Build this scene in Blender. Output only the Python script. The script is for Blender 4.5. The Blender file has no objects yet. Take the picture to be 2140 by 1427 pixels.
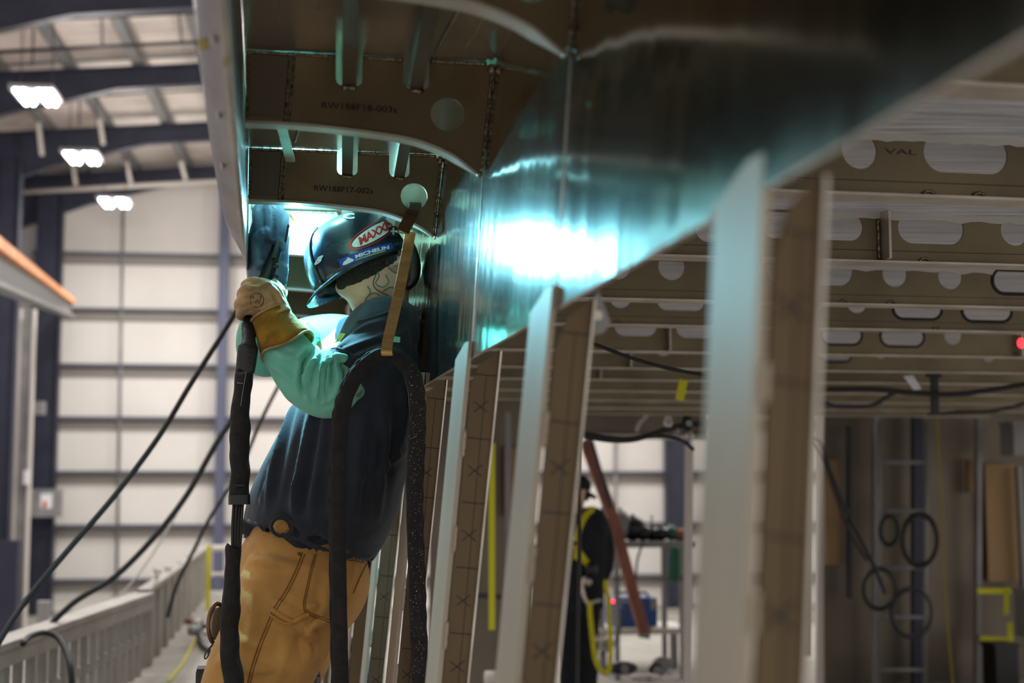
import bpy, bmesh, math, random
from mathutils import Vector, Matrix, noise
from mathutils.bvhtree import BVHTree
random.seed(7)
SC = bpy.context.scene
COL = SC.collection
# ------------------------------------------------------------------ camera geometry
F = 2140*50/36.0
PIT = math.atan(286.5/F)
TH = math.radians(9.916)       # hull axis, turned left of the view
TB = math.radians(7.06)        # building axis
CAM = Vector((0, 0, 4.0))
Z = Vector((0, 0, 1))
HA = Vector((-math.sin(TH), math.cos(TH), 0)); HT = Vector((math.cos(TH), math.sin(TH), 0))
BA = Vector((-math.sin(TB), math.cos(TB), 0)); BT = Vector((math.cos(TB), math.sin(TB), 0))
def ray(x, y):
    u = (x-1070)/F; v = -(y-713.5)/F
    return Vector((u, math.cos(PIT)-v*math.sin(PIT), math.sin(PIT)+v*math.cos(PIT)))
def HW(x, d, h): return CAM + HT*x + HA*d + Z*h       # hull coordinates
def BW(x, d, h): return CAM + BT*x + BA*d + Z*h       # building coordinates
def hp(x, y, d):
    r = ray(x, y); return CAM + r*(d/r.dot(HA))
def bp(x, y, d):
    r = ray(x, y); return CAM + r*(d/r.dot(BA))
def hh(x, y, h):
    r = ray(x, y); return CAM + r*(h/r.z)
def hc(p): q = p-CAM; return (q.dot(HT), q.dot(HA), q.z)
def bc(p): q = p-CAM; return (q.dot(BT), q.dot(BA), q.z)
def hx(x, y, d): c = hc(hp(x, y, d)); return (c[0], c[2])
# ------------------------------------------------------------------ materials
def lin(c):
    return tuple(((v/255.0)/12.92 if v/255.0 <= .04045 else ((v/255.0+.055)/1.055)**2.4) for v in c)+(1,)
def mat(name, rgb, rough=.6, metal=0., rgb2=None, scale=8., stretch=(1, 1, 1), bump=0., bscale=None, bstretch=None,
        rvar=0., detail=4., coat=0., aniso=0., contrast=(.35, .65), spec=.5, emis=None, estr=0., sheen=0., arot=0., bdist=.01):
    m = bpy.data.materials.new(name); m.use_nodes = True
    nt = m.node_tree; n = nt.nodes; l = nt.links
    b = n['Principled BSDF']
    b.inputs['Base Color'].default_value = lin(rgb); b.inputs['Roughness'].default_value = rough
    b.inputs['Metallic'].default_value = metal; b.inputs['Specular IOR Level'].default_value = spec
    b.inputs['Coat Weight'].default_value = coat; b.inputs['Anisotropic'].default_value = aniso; b.inputs['Anisotropic Rotation'].default_value = arot
    b.inputs['Sheen Weight'].default_value = sheen
    tc = n.new('ShaderNodeTexCoord')
    def tex(sc, st, det=detail):
        mp = n.new('ShaderNodeMapping'); mp.inputs['Scale'].default_value = st
        mp.inputs['Rotation'].default_value = (0, 0, -TH)
        l.new(tc.outputs['Object'], mp.inputs['Vector'])
        t = n.new('ShaderNodeTexNoise'); t.inputs['Scale'].default_value = sc; t.inputs['Detail'].default_value = det
        l.new(mp.outputs['Vector'], t.inputs['Vector']); return t
    if rgb2 is not None or rvar:
        t = tex(scale, stretch)
        r = n.new('ShaderNodeValToRGB'); r.color_ramp.elements[0].position = contrast[0]; r.color_ramp.elements[1].position = contrast[1]
        l.new(t.outputs['Fac'], r.inputs['Fac'])
        if rgb2 is not None:
            r.color_ramp.elements[0].color = lin(rgb); r.color_ramp.elements[1].color = lin(rgb2)
            l.new(r.outputs['Color'], b.inputs['Base Color'])
        if rvar:
            mr = n.new('ShaderNodeMapRange'); mr.inputs['To Min'].default_value = rough-rvar; mr.inputs['To Max'].default_value = rough+rvar
            l.new(t.outputs['Fac'], mr.inputs['Value']); l.new(mr.outputs['Result'], b.inputs['Roughness'])
    if bump:
        t = tex(bscale or scale*3, bstretch or stretch)
        bu = n.new('ShaderNodeBump'); bu.inputs['Strength'].default_value = bump; bu.inputs['Distance'].default_value = bdist
        l.new(t.outputs['Fac'], bu.inputs['Height']); l.new(bu.outputs['Normal'], b.inputs['Normal'])
    if aniso:
        tg = n.new('ShaderNodeTangent'); tg.direction_type = 'RADIAL'; tg.axis = 'Z'
        l.new(tg.outputs['Tangent'], b.inputs['Tangent'])
    if emis:
        b.inputs['Emission Color'].default_value = lin(emis); b.inputs['Emission Strength'].default_value = estr
    return m
M = {}
M['mill'] = mat('mill_aluminium', (150, 134, 106), .42, .9, (126, 111, 86), 5, (1, 1, 1), .10, 40, rvar=.08, bdist=.002)
M['deckalu'] = mat('deck_aluminium', (134, 122, 98), .45, .85, (116, 105, 84), 4, (1, 1, 1), .1, 30, rvar=.08, bdist=.002)
M['bright'] = mat('bright_aluminium', (225, 216, 205), .38, .85, (190, 180, 168), 12, (1, 1, 1), .1, 60, rvar=.1, bdist=.002)
M['flange'] = mat('flange_aluminium', (214, 204, 192), .5, .6, (188, 176, 162), 9, (1, 1, 1), .08, 50, rvar=.08, bdist=.002)
M['shell'] = mat('shell_plate', (192, 186, 178), .3, .9, (160, 152, 144), 3, (1, 1, 6), .12, 6, (6, 1.2, .6), rvar=.08, bdist=.01)
M['mirror'] = mat('longitudinal_plate', (180, 178, 168), .12, 1., (170, 166, 156), 4, (1, 1, 1), .22, 3.2, (1, 3.4, .5), rvar=.04, bdist=.01, aniso=.6, arot=.25, detail=2)
M['over'] = mat('overhead_plate', (200, 188, 174), .3, .8, (156, 145, 130), 3, (1, 1, 1), .15, 5, rvar=.08, bdist=.004)
M['weld'] = mat('weld_bead', (180, 165, 140), .4, .9, (90, 78, 60), 160, bump=.6, bscale=300, bdist=.002)
M['post'] = mat('post_aluminium', (112, 94, 70), .5, .7, (90, 75, 56), 3, (1, 1, .5), .1, 30, rvar=.08, bdist=.002)
M['postfl'] = mat('post_flange', (172, 160, 142), .55, .4, (156, 144, 127), 3, (1, 1, .4), .05, 30, rvar=.06, bdist=.002)
M['ink'] = mat('marker_ink', (28, 24, 34), .7)
M['ink2'] = mat('stencil_ink', (60, 52, 40), .8)
M['film'] = mat('white_film', (226, 228, 236), .35, 0, (196, 200, 212), 7, (.35, 2.4, 1), .9, 9, (.3, 2.6, 1), bdist=.03)
M['filmtorn'] = mat('torn_film', (190, 184, 178), .6)
M['strap'] = mat('strap_aluminium', (226, 178, 116), .36, .7, (196, 148, 90), 14, (1, 1, 4), .1, 60, rvar=.08, bdist=.002)
M['hose'] = mat('hose_sleeve', (30, 25, 23), .85, 0, (14, 12, 12), 60, bump=.5, bscale=140, bdist=.004)
M['rubber'] = mat('black_rubber', (24, 24, 26), .55, bump=.1, bscale=90)
M['plastic'] = mat('black_plastic', (22, 22, 25), .35, bump=.1, bscale=120)
M['spatter'] = mat('weld_spatter', (210, 205, 200), .3, .8)
M['teal'] = mat('teal_cloth', (124, 202, 178), .8, 0, (102, 182, 158), 10, bump=.35, bscale=260, bdist=.002, sheen=.2)
M['tealknit'] = mat('teal_knit', (130, 176, 150), .9, 0, (70, 110, 92), 120, (1, 1, .3), .6, 200, bdist=.003)
M['shirt'] = mat('navy_shirt', (24, 30, 42), .9, 0, (34, 40, 52), 22, bump=.25, bscale=300, bdist=.002, sheen=.15)
M['neon'] = mat('neon_stripe', (176, 205, 80), .6)
M['duck'] = mat('tan_canvas', (200, 150, 80), .85, 0, (160, 114, 54), 7, (1, 1, 1), .4, 240, bdist=.002, contrast=(.3, .72), sheen=.1)
M['seam'] = mat('tan_stitching', (120, 78, 28), .8)
M['leather'] = mat('tan_leather', (186, 152, 104), .75, 0, (122, 98, 66), 14, bump=.5, bscale=70, bdist=.004, contrast=(.3, .7))
M['cuff'] = mat('mustard_suede', (158, 118, 22), .95, 0, (112, 82, 14), 20, bump=.5, bscale=160, bdist=.003)
M['glove_arc_blue'] = mat('arc_blue_leather', (98, 124, 152), .65, 0, (60, 82, 110), 14, bump=.5, bscale=60, bdist=.004)  # leather colour carries some of the arc's blue light
M['skin'] = mat('skin', (228, 190, 168), .55, 0, (212, 170, 148), 20, bump=.15, bscale=160, bdist=.002)
M['beard'] = mat('short_hair', (26, 26, 30), .9, 0, (62, 56, 54), 260, bump=.8, bscale=420, bdist=.003)
M['tattoo'] = mat('tattoo_ink', (92, 128, 116), .7)
M['helmet'] = mat('helmet_shell', (20, 27, 38), .26, 0, (34, 42, 54), 16, bump=.12, bscale=24, rvar=.08, coat=.4, bdist=.003)
M['s_white'] = mat('sticker_white', (235, 235, 235), .4)
M['s_red'] = mat('sticker_red', (205, 40, 38), .4)
M['s_blue'] = mat('sticker_blue', (36, 62, 170), .4)
M['s_yellow'] = mat('sticker_yellow', (225, 215, 60), .4)
M['navy'] = mat('navy_steel', (48, 50, 68), .5, .1, (40, 42, 58), 2)
M['navy2'] = mat('blue_grey_steel', (92, 96, 120), .5, .1)
M['greysteel'] = mat('grey_steel', (150, 148, 147), .5, .2, (128, 126, 126), 2)
M['pipe'] = mat('pale_pipe', (205, 198, 190), .5)
M['darkpipe'] = mat('dark_pipe', (52, 52, 58), .5)
M['wallpanel'] = mat('wall_panel', (226, 221, 215), .75, 0, (216, 211, 205), .4)
M['girt'] = mat('girt_paint', (136, 130, 124), .7)
M['girtlip'] = mat('girt_lip', (84, 86, 96), .6)
M['roofpanel'] = mat('roof_panel', (222, 214, 207), .8, 0, (190, 180, 172), .5)
M['purlin'] = mat('purlin_paint', (112, 112, 112), .7)
M['concrete'] = mat('concrete', (172, 166, 158), .7, 0, (140, 134, 126), .8, bump=.2, bscale=6)
M['cladding'] = mat('grey_cladding', (120, 120, 134), .7)
M['lamp'] = mat('lamp_tube', (255, 255, 255), .5, emis=(240, 248, 255), estr=14)
M['orange'] = mat('orange_paint', (255, 176, 112), .5, 0, (240, 140, 78), 2)
M['railalu'] = mat('bulwark_aluminium', (150, 144, 136), .55, .4, (130, 124, 116), 3)
M['deckplate'] = mat('platform_planks', (150, 146, 138), .75, 0, (136, 130, 122), 3, bump=.2, bscale=20)
M['yellow'] = mat('yellow_tape', (222, 218, 20), .6)
M['yellowweb'] = mat('yellow_webbing', (226, 214, 30), .8, 0, (190, 180, 20), 60)
M['oldyellow'] = mat('faded_yellow', (150, 132, 24), .7)
M['black'] = mat('black_cloth', (20, 22, 30), .9, 0, (30, 32, 42), 20)
M['bulk'] = mat('bulkhead_plate', (122, 112, 98), .45, .7, (98, 90, 80), 1.2, (1, 1, .5), .15, 4, rvar=.1)
M['bulk2'] = mat('brown_bulkhead', (150, 122, 88), .5, .6, (120, 96, 70), 1.5, (1, 1, .5))
M['rust'] = mat('red_oxide_tube', (158, 96, 74), .6, 0, (124, 74, 58), 6)
M['blue'] = mat('blue_case', (36, 76, 140), .5)
M['bluecloth'] = mat('blue_cloth', (44, 84, 148), .85, 0, (34, 66, 120), 12)
M['green'] = mat('green_bottle', (30, 92, 72), .5)
M['red'] = mat('red_plastic', (200, 40, 36), .4)
M['redled'] = mat('red_led', (255, 60, 60), .4, emis=(255, 40, 50), estr=4)
M['greyglove'] = mat('grey_glove', (96, 98, 122), .8)
M['brown'] = mat('dark_bronze', (118, 88, 60), .35, .7)
M['arc'] = mat('arc', (255, 255, 255), .5, emis=(200, 245, 255), estr=400)
M['copper'] = mat('copper', (190, 120, 80), .3, 1)
M['boot'] = mat('boot_leather', (60, 42, 28), .7)
# ------------------------------------------------------------------ object helpers
def new_obj(name, bm, m, smooth=False):
    me = bpy.data.meshes.new(name)
    bmesh.ops.recalc_face_normals(bm, faces=bm.faces)
    bm.to_mesh(me); bm.free()
    if smooth:
        for p in me.polygons: p.use_smooth = True
    o = bpy.data.objects.new(name, me); COL.objects.link(o)
    if m is not None: me.materials.append(m)
    return o
def tag(o, label=None, cat=None, group=None, kind=None):
    if label: o['label'] = label
    if cat: o['category'] = cat
    if group: o['group'] = group
    if kind: o['kind'] = kind
    return o
def thing(name, label, cat, loc, group=None):
    o = bpy.data.objects.new(name, None); COL.objects.link(o); o.location = loc; o.empty_display_size = .1
    return tag(o, label, cat, group)
def adopt(o, parent):
    o.parent = parent
    pw = Matrix.Translation(parent.location) if parent.type == 'EMPTY' else Matrix.Identity(4)
    o.matrix_parent_inverse = pw.inverted(); return o
def part(name, bm, m, parent, label=None, smooth=False):
    o = new_obj(name, bm, m, smooth); adopt(o, parent)
    if label: o['label'] = label
    return o
def single(name, bm, m, label, cat, group=None, smooth=False):
    return tag(new_obj(name, bm, m, smooth), label, cat, group)
def struct(name, bm, m, label=None):
    o = new_obj(name, bm, m); o['kind'] = 'structure'
    if label: o['label'] = label
    return o
def BM(): return bmesh.new()
def hexa(bm, c):
    v = [bm.verts.new(p) for p in c]
    for f in ((0, 1, 2, 3), (7, 6, 5, 4), (0, 4, 5, 1), (1, 5, 6, 2), (2, 6, 7, 3), (3, 7, 4, 0)): bm.faces.new([v[i] for i in f])
def fbox(bm, fn, x0, x1, d0, d1, h0, h1):
    hexa(bm, [fn(x0, d0, h0), fn(x1, d0, h0), fn(x1, d1, h0), fn(x0, d1, h0), fn(x0, d0, h1), fn(x1, d0, h1), fn(x1, d1, h1), fn(x0, d1, h1)])
def hbox(bm, *a): fbox(bm, HW, *a)
def bbox(bm, *a): fbox(bm, BW, *a)
def bar(bm, p, q, w, t, up=None):
    """flat bar from p to q: w wide across up-x-dir, t thick"""
    d = (q-p).normalized(); up = up or Z
    s = d.cross(up)
    if s.length < 1e-4: s = d.cross(Vector((1, 0, 0)))
    s.normalize(); n = s.cross(d).normalized()
    s = s*w/2; n = n*t/2
    hexa(bm, [p-s-n, p+s-n, q+s-n, q-s-n, p-s+n, p+s+n, q+s+n, q-s+n])
def cr(pts, k=6):
    """Catmull-Rom through tuples"""
    pts = [tuple(p) for p in pts]; out = []
    n = len(pts)
    for i in range(n-1):
        p0 = pts[max(i-1, 0)]; p1 = pts[i]; p2 = pts[i+1]; p3 = pts[min(i+2, n-1)]
        for j in range(k):
            t = j/k
            out.append(tuple(.5*((2*b)+(-a+c)*t+(2*a-5*b+4*c-d)*t*t+(-a+3*b-3*c+d)*t**3) for a, b, c, d in zip(p0, p1, p2, p3)))
    out.append(pts[-1]); return out
def rings(bm, R, cap=True):
    vs = [[bm.verts.new(p) for p in r] for r in R]; n = len(R[0])
    for a, b in zip(vs, vs[1:]):
        for i in range(n): bm.faces.new((a[i], a[(i+1) % n], b[(i+1) % n], b[i]))
    if cap: bm.faces.new(vs[0][::-1]); bm.faces.new(vs[-1])
def tube(bm, pts, r, n=10, cap=True, jitter=0.):
    P = [Vector(p) for p in pts]; R = []
    rr = r if isinstance(r, (list, tuple)) else [r]*len(P)
    nrm = None
    for i, p in enumerate(P):
        d = (P[min(i+1, len(P)-1)]-P[max(i-1, 0)])
        d = d.normalized() if d.length > 1e-9 else Z
        if nrm is None: nrm = d.orthogonal().normalized()
        else:
            nrm = nrm-d*nrm.dot(d); nrm.normalize()
        b = d.cross(nrm); q = rr[i]*(1+random.uniform(-jitter, jitter))
        R.append([p+(nrm*math.cos(2*math.pi*k/n)+b*math.sin(2*math.pi*k/n))*q for k in range(n)])
    rings(bm, R, cap)
def ctube(bm, pts, r, k=6, n=10, jitter=0.):
    """curved tube through world points"""
    rr = r if isinstance(r, (list, tuple)) else [r]*len(pts)
    c = cr([tuple(p)+(q,) for p, q in zip(pts, rr)], k)
    tube(bm, [x[:3] for x in c], [x[3] for x in c], n, True, jitter)
def sloft(bm, pts, k=4, n=28, sq=2.0, amp=0., freq=12.):
    """body loft in the hull plane: (px, py, D, half-width px, half-depth m)"""
    c = cr(pts, k) if k > 1 else [tuple(p) for p in pts]
    C = [hp(p[0], p[1], p[2]) for p in c]; R = []
    for i, p in enumerate(c):
        T = (C[min(i+1, len(C)-1)]-C[max(i-1, 0)]).normalized()
        W = T.cross(HA)
        if W.length < .05: W = HT.copy()
        W.normalize(); Dp = W.cross(T).normalized()
        rw = max(p[3], .5)*p[2]/F; rd = max(p[4], .0005); ring = []
        for j in range(n):
            a = 2*math.pi*j/n; ca = math.cos(a); sa = math.sin(a)
            ca = math.copysign(abs(ca)**(2/sq), ca); sa = math.copysign(abs(sa)**(2/sq), sa)
            q = C[i]+W*ca*rw+Dp*sa*rd
            if amp: q = q+(q-C[i]).normalized()*noise.noise(q*freq)*amp
            ring.append(q)
        R.append(ring)
    rings(bm, R)
def blob(bm, c, rx, ry, rz, rot=None, n=16):
    m = Matrix.Translation(c) @ (rot.to_4x4() if rot else Matrix.Identity(4)) @ Matrix.Diagonal((rx, ry, rz, 1))
    bmesh.ops.create_uvsphere(bm, u_segments=n, v_segments=max(6, n//2), radius=1, matrix=m)
def disc(bm, c, axis, r, t, n=24):
    a = axis.normalized(); tube(bm, [c-a*t/2, c+a*t/2], r, n)
def bake(o, voxel=.006, smooth=6, disp=None):
    m = o.modifiers.new('r', 'REMESH'); m.mode = 'VOXEL'; m.voxel_size = voxel; m.use_smooth_shade = True
    s = o.modifiers.new('s', 'SMOOTH'); s.factor = .5; s.iterations = smooth
    dg = bpy.context.evaluated_depsgraph_get()
    me = bpy.data.meshes.new_from_object(o.evaluated_get(dg))
    old = o.data; o.modifiers.clear(); o.data = me
    if not me.materials and old.materials: me.materials.append(old.materials[0])
    if disp:
        ns = [v.normal.copy() for v in me.vertices]
        for v, nn in zip(me.vertices, ns): v.co += nn*disp(v.co)
    for p in me.polygons: p.use_smooth = True
    return o
from mathutils.kdtree import KDTree
def folds(o, tree, L):
    """press cloth folds into a baked mesh: L = [(pixel path, width m, height m)]"""
    S = []
    for pts, w, h in L:
        c = cr(pts, 10); n = len(c)
        for i, p in enumerate(c):
            q = hit(tree, p[0], p[1], 0.)
            if q is not None: S.append((q, w, h*math.sin(math.pi*min(1, (i+1.5)/(n+2)))**.6))
    me = o.data; ns = [v.normal.copy() for v in me.vertices]
    groups = {}
    for q, w, h in S: groups.setdefault(round(w, 4), []).append((q, h))
    disp = [0.]*len(me.vertices)
    for w, G in groups.items():
        kd = KDTree(len(G))
        for i, (q, h) in enumerate(G): kd.insert(q, i)
        kd.balance()
        for i, v in enumerate(me.vertices):
            q, k, d = kd.find(v.co)
            if d < 4*w: disp[i] += G[k][1]*(1.35*math.exp(-(d/w)**2)-.6*math.exp(-((d-1.9*w)/w)**2))
    for v, nn, d in zip(me.vertices, ns, disp):
        k = min(1, max(0, (nn.z+.75)/.35)); v.co += Vector((nn.x, nn.y, nn.z*.3))*d*k
def keep_off_plate(o):
    for v in o.data.vertices:
        x, d, h = hc(v.co)
        if h > HB-.02:
            lim = wallx(max(h, HB))-.006
            if x > lim-.012: v.co -= HT*(x-lim+.012-.012*math.exp(-(x-lim+.012)/.03))
def bvh(*obs):
    V = []; P = []
    for o in obs:
        k = len(V); V += [v.co.copy() for v in o.data.vertices]; P += [[i+k for i in p.vertices] for p in o.data.polygons]
    return BVHTree.FromPolygons(V, P)
def hit(tree, x, y, off=.001):
    r = ray(x, y).normalized(); h = tree.ray_cast(CAM, r)
    if h[0] is None: return None
    nn = h[1]
    if nn.dot(r) > 0: nn = -nn
    return h[0]+nn*off
def surf_tube(bm, tree, pts, r, k=5, off=0., n=6):
    c = cr(pts, k); seg = []
    for p in c:
        h = hit(tree, p[0], p[1], off)
        if h is not None: seg.append(h)
    if len(seg) > 1: tube(bm, seg, r, n)
def flat(outers, thick=0., res=8):
    """2D filled outline(s) -> (verts, faces), y up; holes are inner outlines"""
    cu = bpy.data.curves.new('t', 'CURVE'); cu.dimensions = '2D'; cu.fill_mode = 'BOTH'; cu.extrude = thick/2
    for pts in outers:
        s = cu.splines.new('POLY'); s.points.add(len(pts)-1); s.use_cyclic_u = True
        for i, p in enumerate(pts): s.points[i].co = (p[0], p[1], 0, 1)
    return _ev(cu)
def _ev(cu):
    o = bpy.data.objects.new('t', cu); COL.objects.link(o)
    dg = bpy.context.evaluated_depsgraph_get(); me = o.evaluated_get(dg).to_mesh()
    V = [v.co.copy() for v in me.vertices]; P = [list(p.vertices) for p in me.polygons]
    o.evaluated_get(dg).to_mesh_clear(); bpy.data.objects.remove(o); bpy.data.curves.remove(cu)
    return V, P
def textmesh(s, shear=0., off=0., thick=0., space=1.):
    cu = bpy.data.curves.new('t', 'FONT'); cu.body = s; cu.size = 1; cu.shear = shear; cu.offset = off; cu.extrude = thick
    cu.space_character = space; cu.resolution_u = 3
    V, P = _ev(cu)
    x0 = min(v.x for v in V); x1 = max(v.x for v in V); y0 = min(v.y for v in V); y1 = max(v.y for v in V)
    return [Vector(((v.x-x0)/(x1-x0), (v.y-y0)/(y1-y0), v.z)) for v in V], P
def addVP(bm, V, P, fn):
    vs = [bm.verts.new(fn(v)) for v in V]
    for p in P:
        try: bm.faces.new([vs[i] for i in p])
        except ValueError: pass
    return bm
def decal(tree, VP, fpx, off=.0012, cell=None):
    """map a 2D mesh through fpx -> pixel, onto the surface behind it"""
    V, P = VP; t = bmesh.new(); addVP(t, V, P, lambda v: Vector((v.x, v.y, 0)))
    if cell:
        for ax in (0, 1):
            lo = min(v.co[ax] for v in t.verts); hi = max(v.co[ax] for v in t.verts); c = lo+cell[ax]
            while c < hi:
                no = Vector((1, 0, 0)) if ax == 0 else Vector((0, 1, 0))
                bmesh.ops.bisect_plane(t, geom=t.verts[:]+t.edges[:]+t.faces[:], plane_co=no*c, plane_no=no); c += cell[ax]
    bad = []
    for v in t.verts:
        x, y = fpx(v.co.x, v.co.y); h = hit(tree, x, y, off)
        if h is None: bad.append(v)
        else: v.co = h
    bmesh.ops.delete(t, geom=bad, context='VERTS')
    return t
def circ(cx, cy, r, n=28): return [(cx+r*math.cos(2*math.pi*i/n), cy+r*math.sin(2*math.pi*i/n)) for i in range(n)]
def slot(x0, x1, y0, y1, r=None, n=8):
    r = r or min(abs(y1-y0), abs(x1-x0))/2; o = []
    for cx, cy, a in ((x1-r, y1-r, 0), (x0+r, y1-r, 90), (x0+r, y0+r, 180), (x1-r, y0+r, 270)):
        for i in range(n+1): t = math.radians(a+90*i/n); o.append((cx+r*math.cos(t), cy+r*math.sin(t)))
    return o
def plate(bm, outers, d, thick):
    """plate standing in a hull cross-section plane; outline in (x, h)"""
    V, P = flat(outers, thick)
    return addVP(bm, V, P, lambda v: HW(v.x, d+v.z, v.y))
def ribbon(bm, pts, fn, w, t):
    """flat bar following pts (x,h), w wide along the hull axis at d..d+w, t thick"""
    pass
# ================================================================== THE HULL
D17, D18, D19, D20 = 3.02, 2.32, 1.63, .93
HB = .2                                     # height of the longitudinal plate's lower edge above the lens
TOP = .70
def wallx(h):                               # section of the longitudinal plate
    P = [(-9, -.2), (.2, .338), (.5, .357), (.6, .366), (.7, .377), (2, .5)]
    for (a, xa), (b, xb) in zip(P, P[1:]):
        if h <= b: return xa+(xb-xa)*(h-a)/(b-a)
def barx(k, d): return (.131 if k == 0 else .243)+.054*(d-D18)
def loc_of(pts):
    c = sum(pts, Vector())/len(pts); return c
B18 = [hx(x, y, D18) for x, y in [(512, 257), (580, 259), (650, 264), (760, 277), (850, 291), (900, 306), (940, 324), (975, 346), (1003, 365)]]
B17 = [hx(x, y, D17) for x, y in [(516, 419), (580, 421), (650, 425), (720, 432), (790, 441), (840, 457), (880, 476), (912, 497)]]
frames = [
 ('F20', D20, B18, None, None, 'nearest dark hull bracket frame high above the lens, mostly outside the picture'),
 ('F19', D19, [(x*1.0, h*1.0) for x, h in B18], (1108, -40, 50), None, 'hull bracket frame cut by the top edge, mostly its curved pale flange in view'),
 ('F18', D18, B18, (935, 240, 36.5), 'RW188F18-003s', 'upper brown hull bracket frame stencilled RW188F18-003s with one round hole'),
 ('F17', D17, B17, (865, 411, 28.5), 'RW188F17-002s', 'lower brown hull bracket frame stencilled RW188F17-002s just above the dark helmet'),
 ('F16', 3.72, B17, (0, 0, 0), None, 'arc lit hull frame directly behind the blue glove and helmet'),
 ('F15', 4.42, B17, (0, 0, 0), None, 'hull frame seen between glove and helmet brim, second behind the helmet'),
 ('F14', 5.12, B17, (0, 0, 0), None, 'dark hull frame low between tan glove and shirt, third behind the helmet'),
 ('F13', 5.82, B17, (0, 0, 0), None, 'furthest hull frame of the row behind the welder'),
]
framesV = {}
for tagname, D, B, hole, txt, lab in frames:
    G = 'curved bracket frames between the hull shell and the polished plate'
    root = thing('hull_bracket', lab, 'hull frame', HW(.15, D, .6), G)
    B = list(B)
    if tagname in ('F16', 'F15', 'F14', 'F13'): B[-1] = (wallx(B[-1][1])-.002, B[-1][1])
    B[0] = (max(B[0][0], -.039), B[0][1]); xl = B[0][0]; xr = wallx(TOP)-.004
    top = TOP-.004
    nb = .647                               # notch bottom height
    hw_ = .0222
    out = [(xl, top)]
    for k in (0, 1):
        c = barx(k, D); r = .012
        out += [(c-hw_, top), (c-hw_, nb+r)]
        out += [(c-hw_+r-r*math.cos(a), nb+r-r*math.sin(a)) for a in (math.radians(30), math.radians(60))]
        out += [(c-hw_+r, nb), (c+hw_-r, nb)]
        out += [(c+hw_-r+r*math.sin(a), nb+r-r*math.cos(a)) for a in (math.radians(30), math.radians(60))]
        out += [(c+hw_, nb+r), (c+hw_, top)]
    out += [(xr-.012, top), (xr-.009, top-.009), (xr-.001, top-.012)]
    out += [(wallx(h)-.003, h) for h in (.64, .6, .55)]
    out += [(x-(.003 if i == 0 else 0), h) for i, (x, h) in enumerate(reversed(B))]
    outl = [out]
    if hole is None: outl.append(circ(.297, .612, .0275))
    elif hole[2]:
        cx, cy = hx(hole[0], hole[1], D); outl.append(circ(cx, cy, hole[2]*D/F, 40))
    else: outl.append(circ(.312, .605, .0285))
    bm = BM(); plate(bm, outl, D, .006)
    web = part('web', bm, M['mill'], root)
    # flange: flat bar bent along the lower edge
    bm = BM(); c = cr(B, 5); t = .0045; fw = .034
    V = []
    for i, (x, h) in enumerate(c):
        a = c[max(i-1, 0)]; b = c[min(i+1, len(c)-1)]
        dx, dh = b[0]-a[0], b[1]-a[1]; L = math.hypot(dx, dh); nx, nh = dh/L, -dx/L
        w = fw*(1 if i < len(c)-8 else max(.25, (len(c)-1-i)/8.0))
        V.append([HW(x, D-w*.5, h), HW(x, D+w*.5, h), HW(x+nx*t, D+w*.5, h+nh*t), HW(x+nx*t, D-w*.5, h+nh*t)])
    rings(bm, V)
    part('flange', bm, M['flange'], root, 'pale curved flange bar')
    # weld beads
    def bead(p, q, r=.0028, step=.004, nm='weld_bead', lab=None):
        bm = BM(); n = max(3, int((q-p).length/step))
        tube(bm, [p.lerp(q, i/n)+Vector((random.uniform(-.0004, .0004),)*3) for i in range(n+1)],
             [r*(1+.28*(i % 2))*random.uniform(.8, 1.15) for i in range(n+1)], 7)
        part(nm, bm, M['weld'], root, lab, True)
    f = D-.004
    xs = [xl]+[v for k in (0, 1) for v in (barx(k, D)-hw_, barx(k, D)+hw_)]+[xr-.013]
    if D < 4.0:
        for i in range(0, 6, 2): bead(HW(xs[i], f, top), HW(xs[i+1], f, top))
        bead(HW(wallx(top)-.006, f, top-.014), HW(wallx(B[-1][1])-.004, f, B[-1][1]+.004))
        for k in (0, 1): bead(HW(barx(k, D)-.012, f, nb-.003), HW(barx(k, D)+.012, f, nb-.003), .0045, .006)
        bead(HW(xl+.004, f, top), HW(xl+.002, f, B[0][1]+.004), .0022)
        bead(HW(xl+.071, f, top), HW(xl+.064, f, B[0][1]+.004), .0022)
        bead(HW(xl+.078, f, top), HW(xl+.071, f, B[0][1]+.004), .0022)
        bm = BM(); blob(bm, HW(xr-.004, f-.001, top-.008), .007, .004, .009); part('corner_weld', bm, M['weld'], root, None, True)
        bm = BM(); blob(bm, HW(B[-1][0]-.002, f-.004, B[-1][1]-.001), .005, .006, .005); part('corner_weld', bm, M['weld'], root, None, True)
        # end bracket beside the shell
        bm = BM(); V, P = flat([[(xl+.009, top-.004), (xl+.068, top-.005), (xl+.061, B[0][1]+.012), (xl+.006, B[0][1]+.012)]], .004)
        addVP(bm, V, P, lambda v: HW(v.x, D-.006+v.z, v.y)); part('end_bracket', bm, M['bulk'], root, 'grey end bracket plate')
    if txt:
        p0 = (672, 210, 829, 231) if tagname == 'F18' else (656, 386, 779, 403)
        a = hx(p0[0], p0[3]-4, D); b = hx(p0[2], p0[1]+5, D)
        V, P = textmesh(txt, 0, .008, space=1.02)
        hgt = (14 if tagname == 'F18' else 12)*D/F
        bm = BM(); rot = -.035
        addVP(bm, V, P, lambda v: HW(a[0]+(b[0]-a[0])*v.x, D-.0042, a[1]+hgt*v.y+(b[0]-a[0])*v.x*rot*.6))
        part('stencilled_lettering', bm, M['ink'], root, 'dark stencilled part number')
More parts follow.
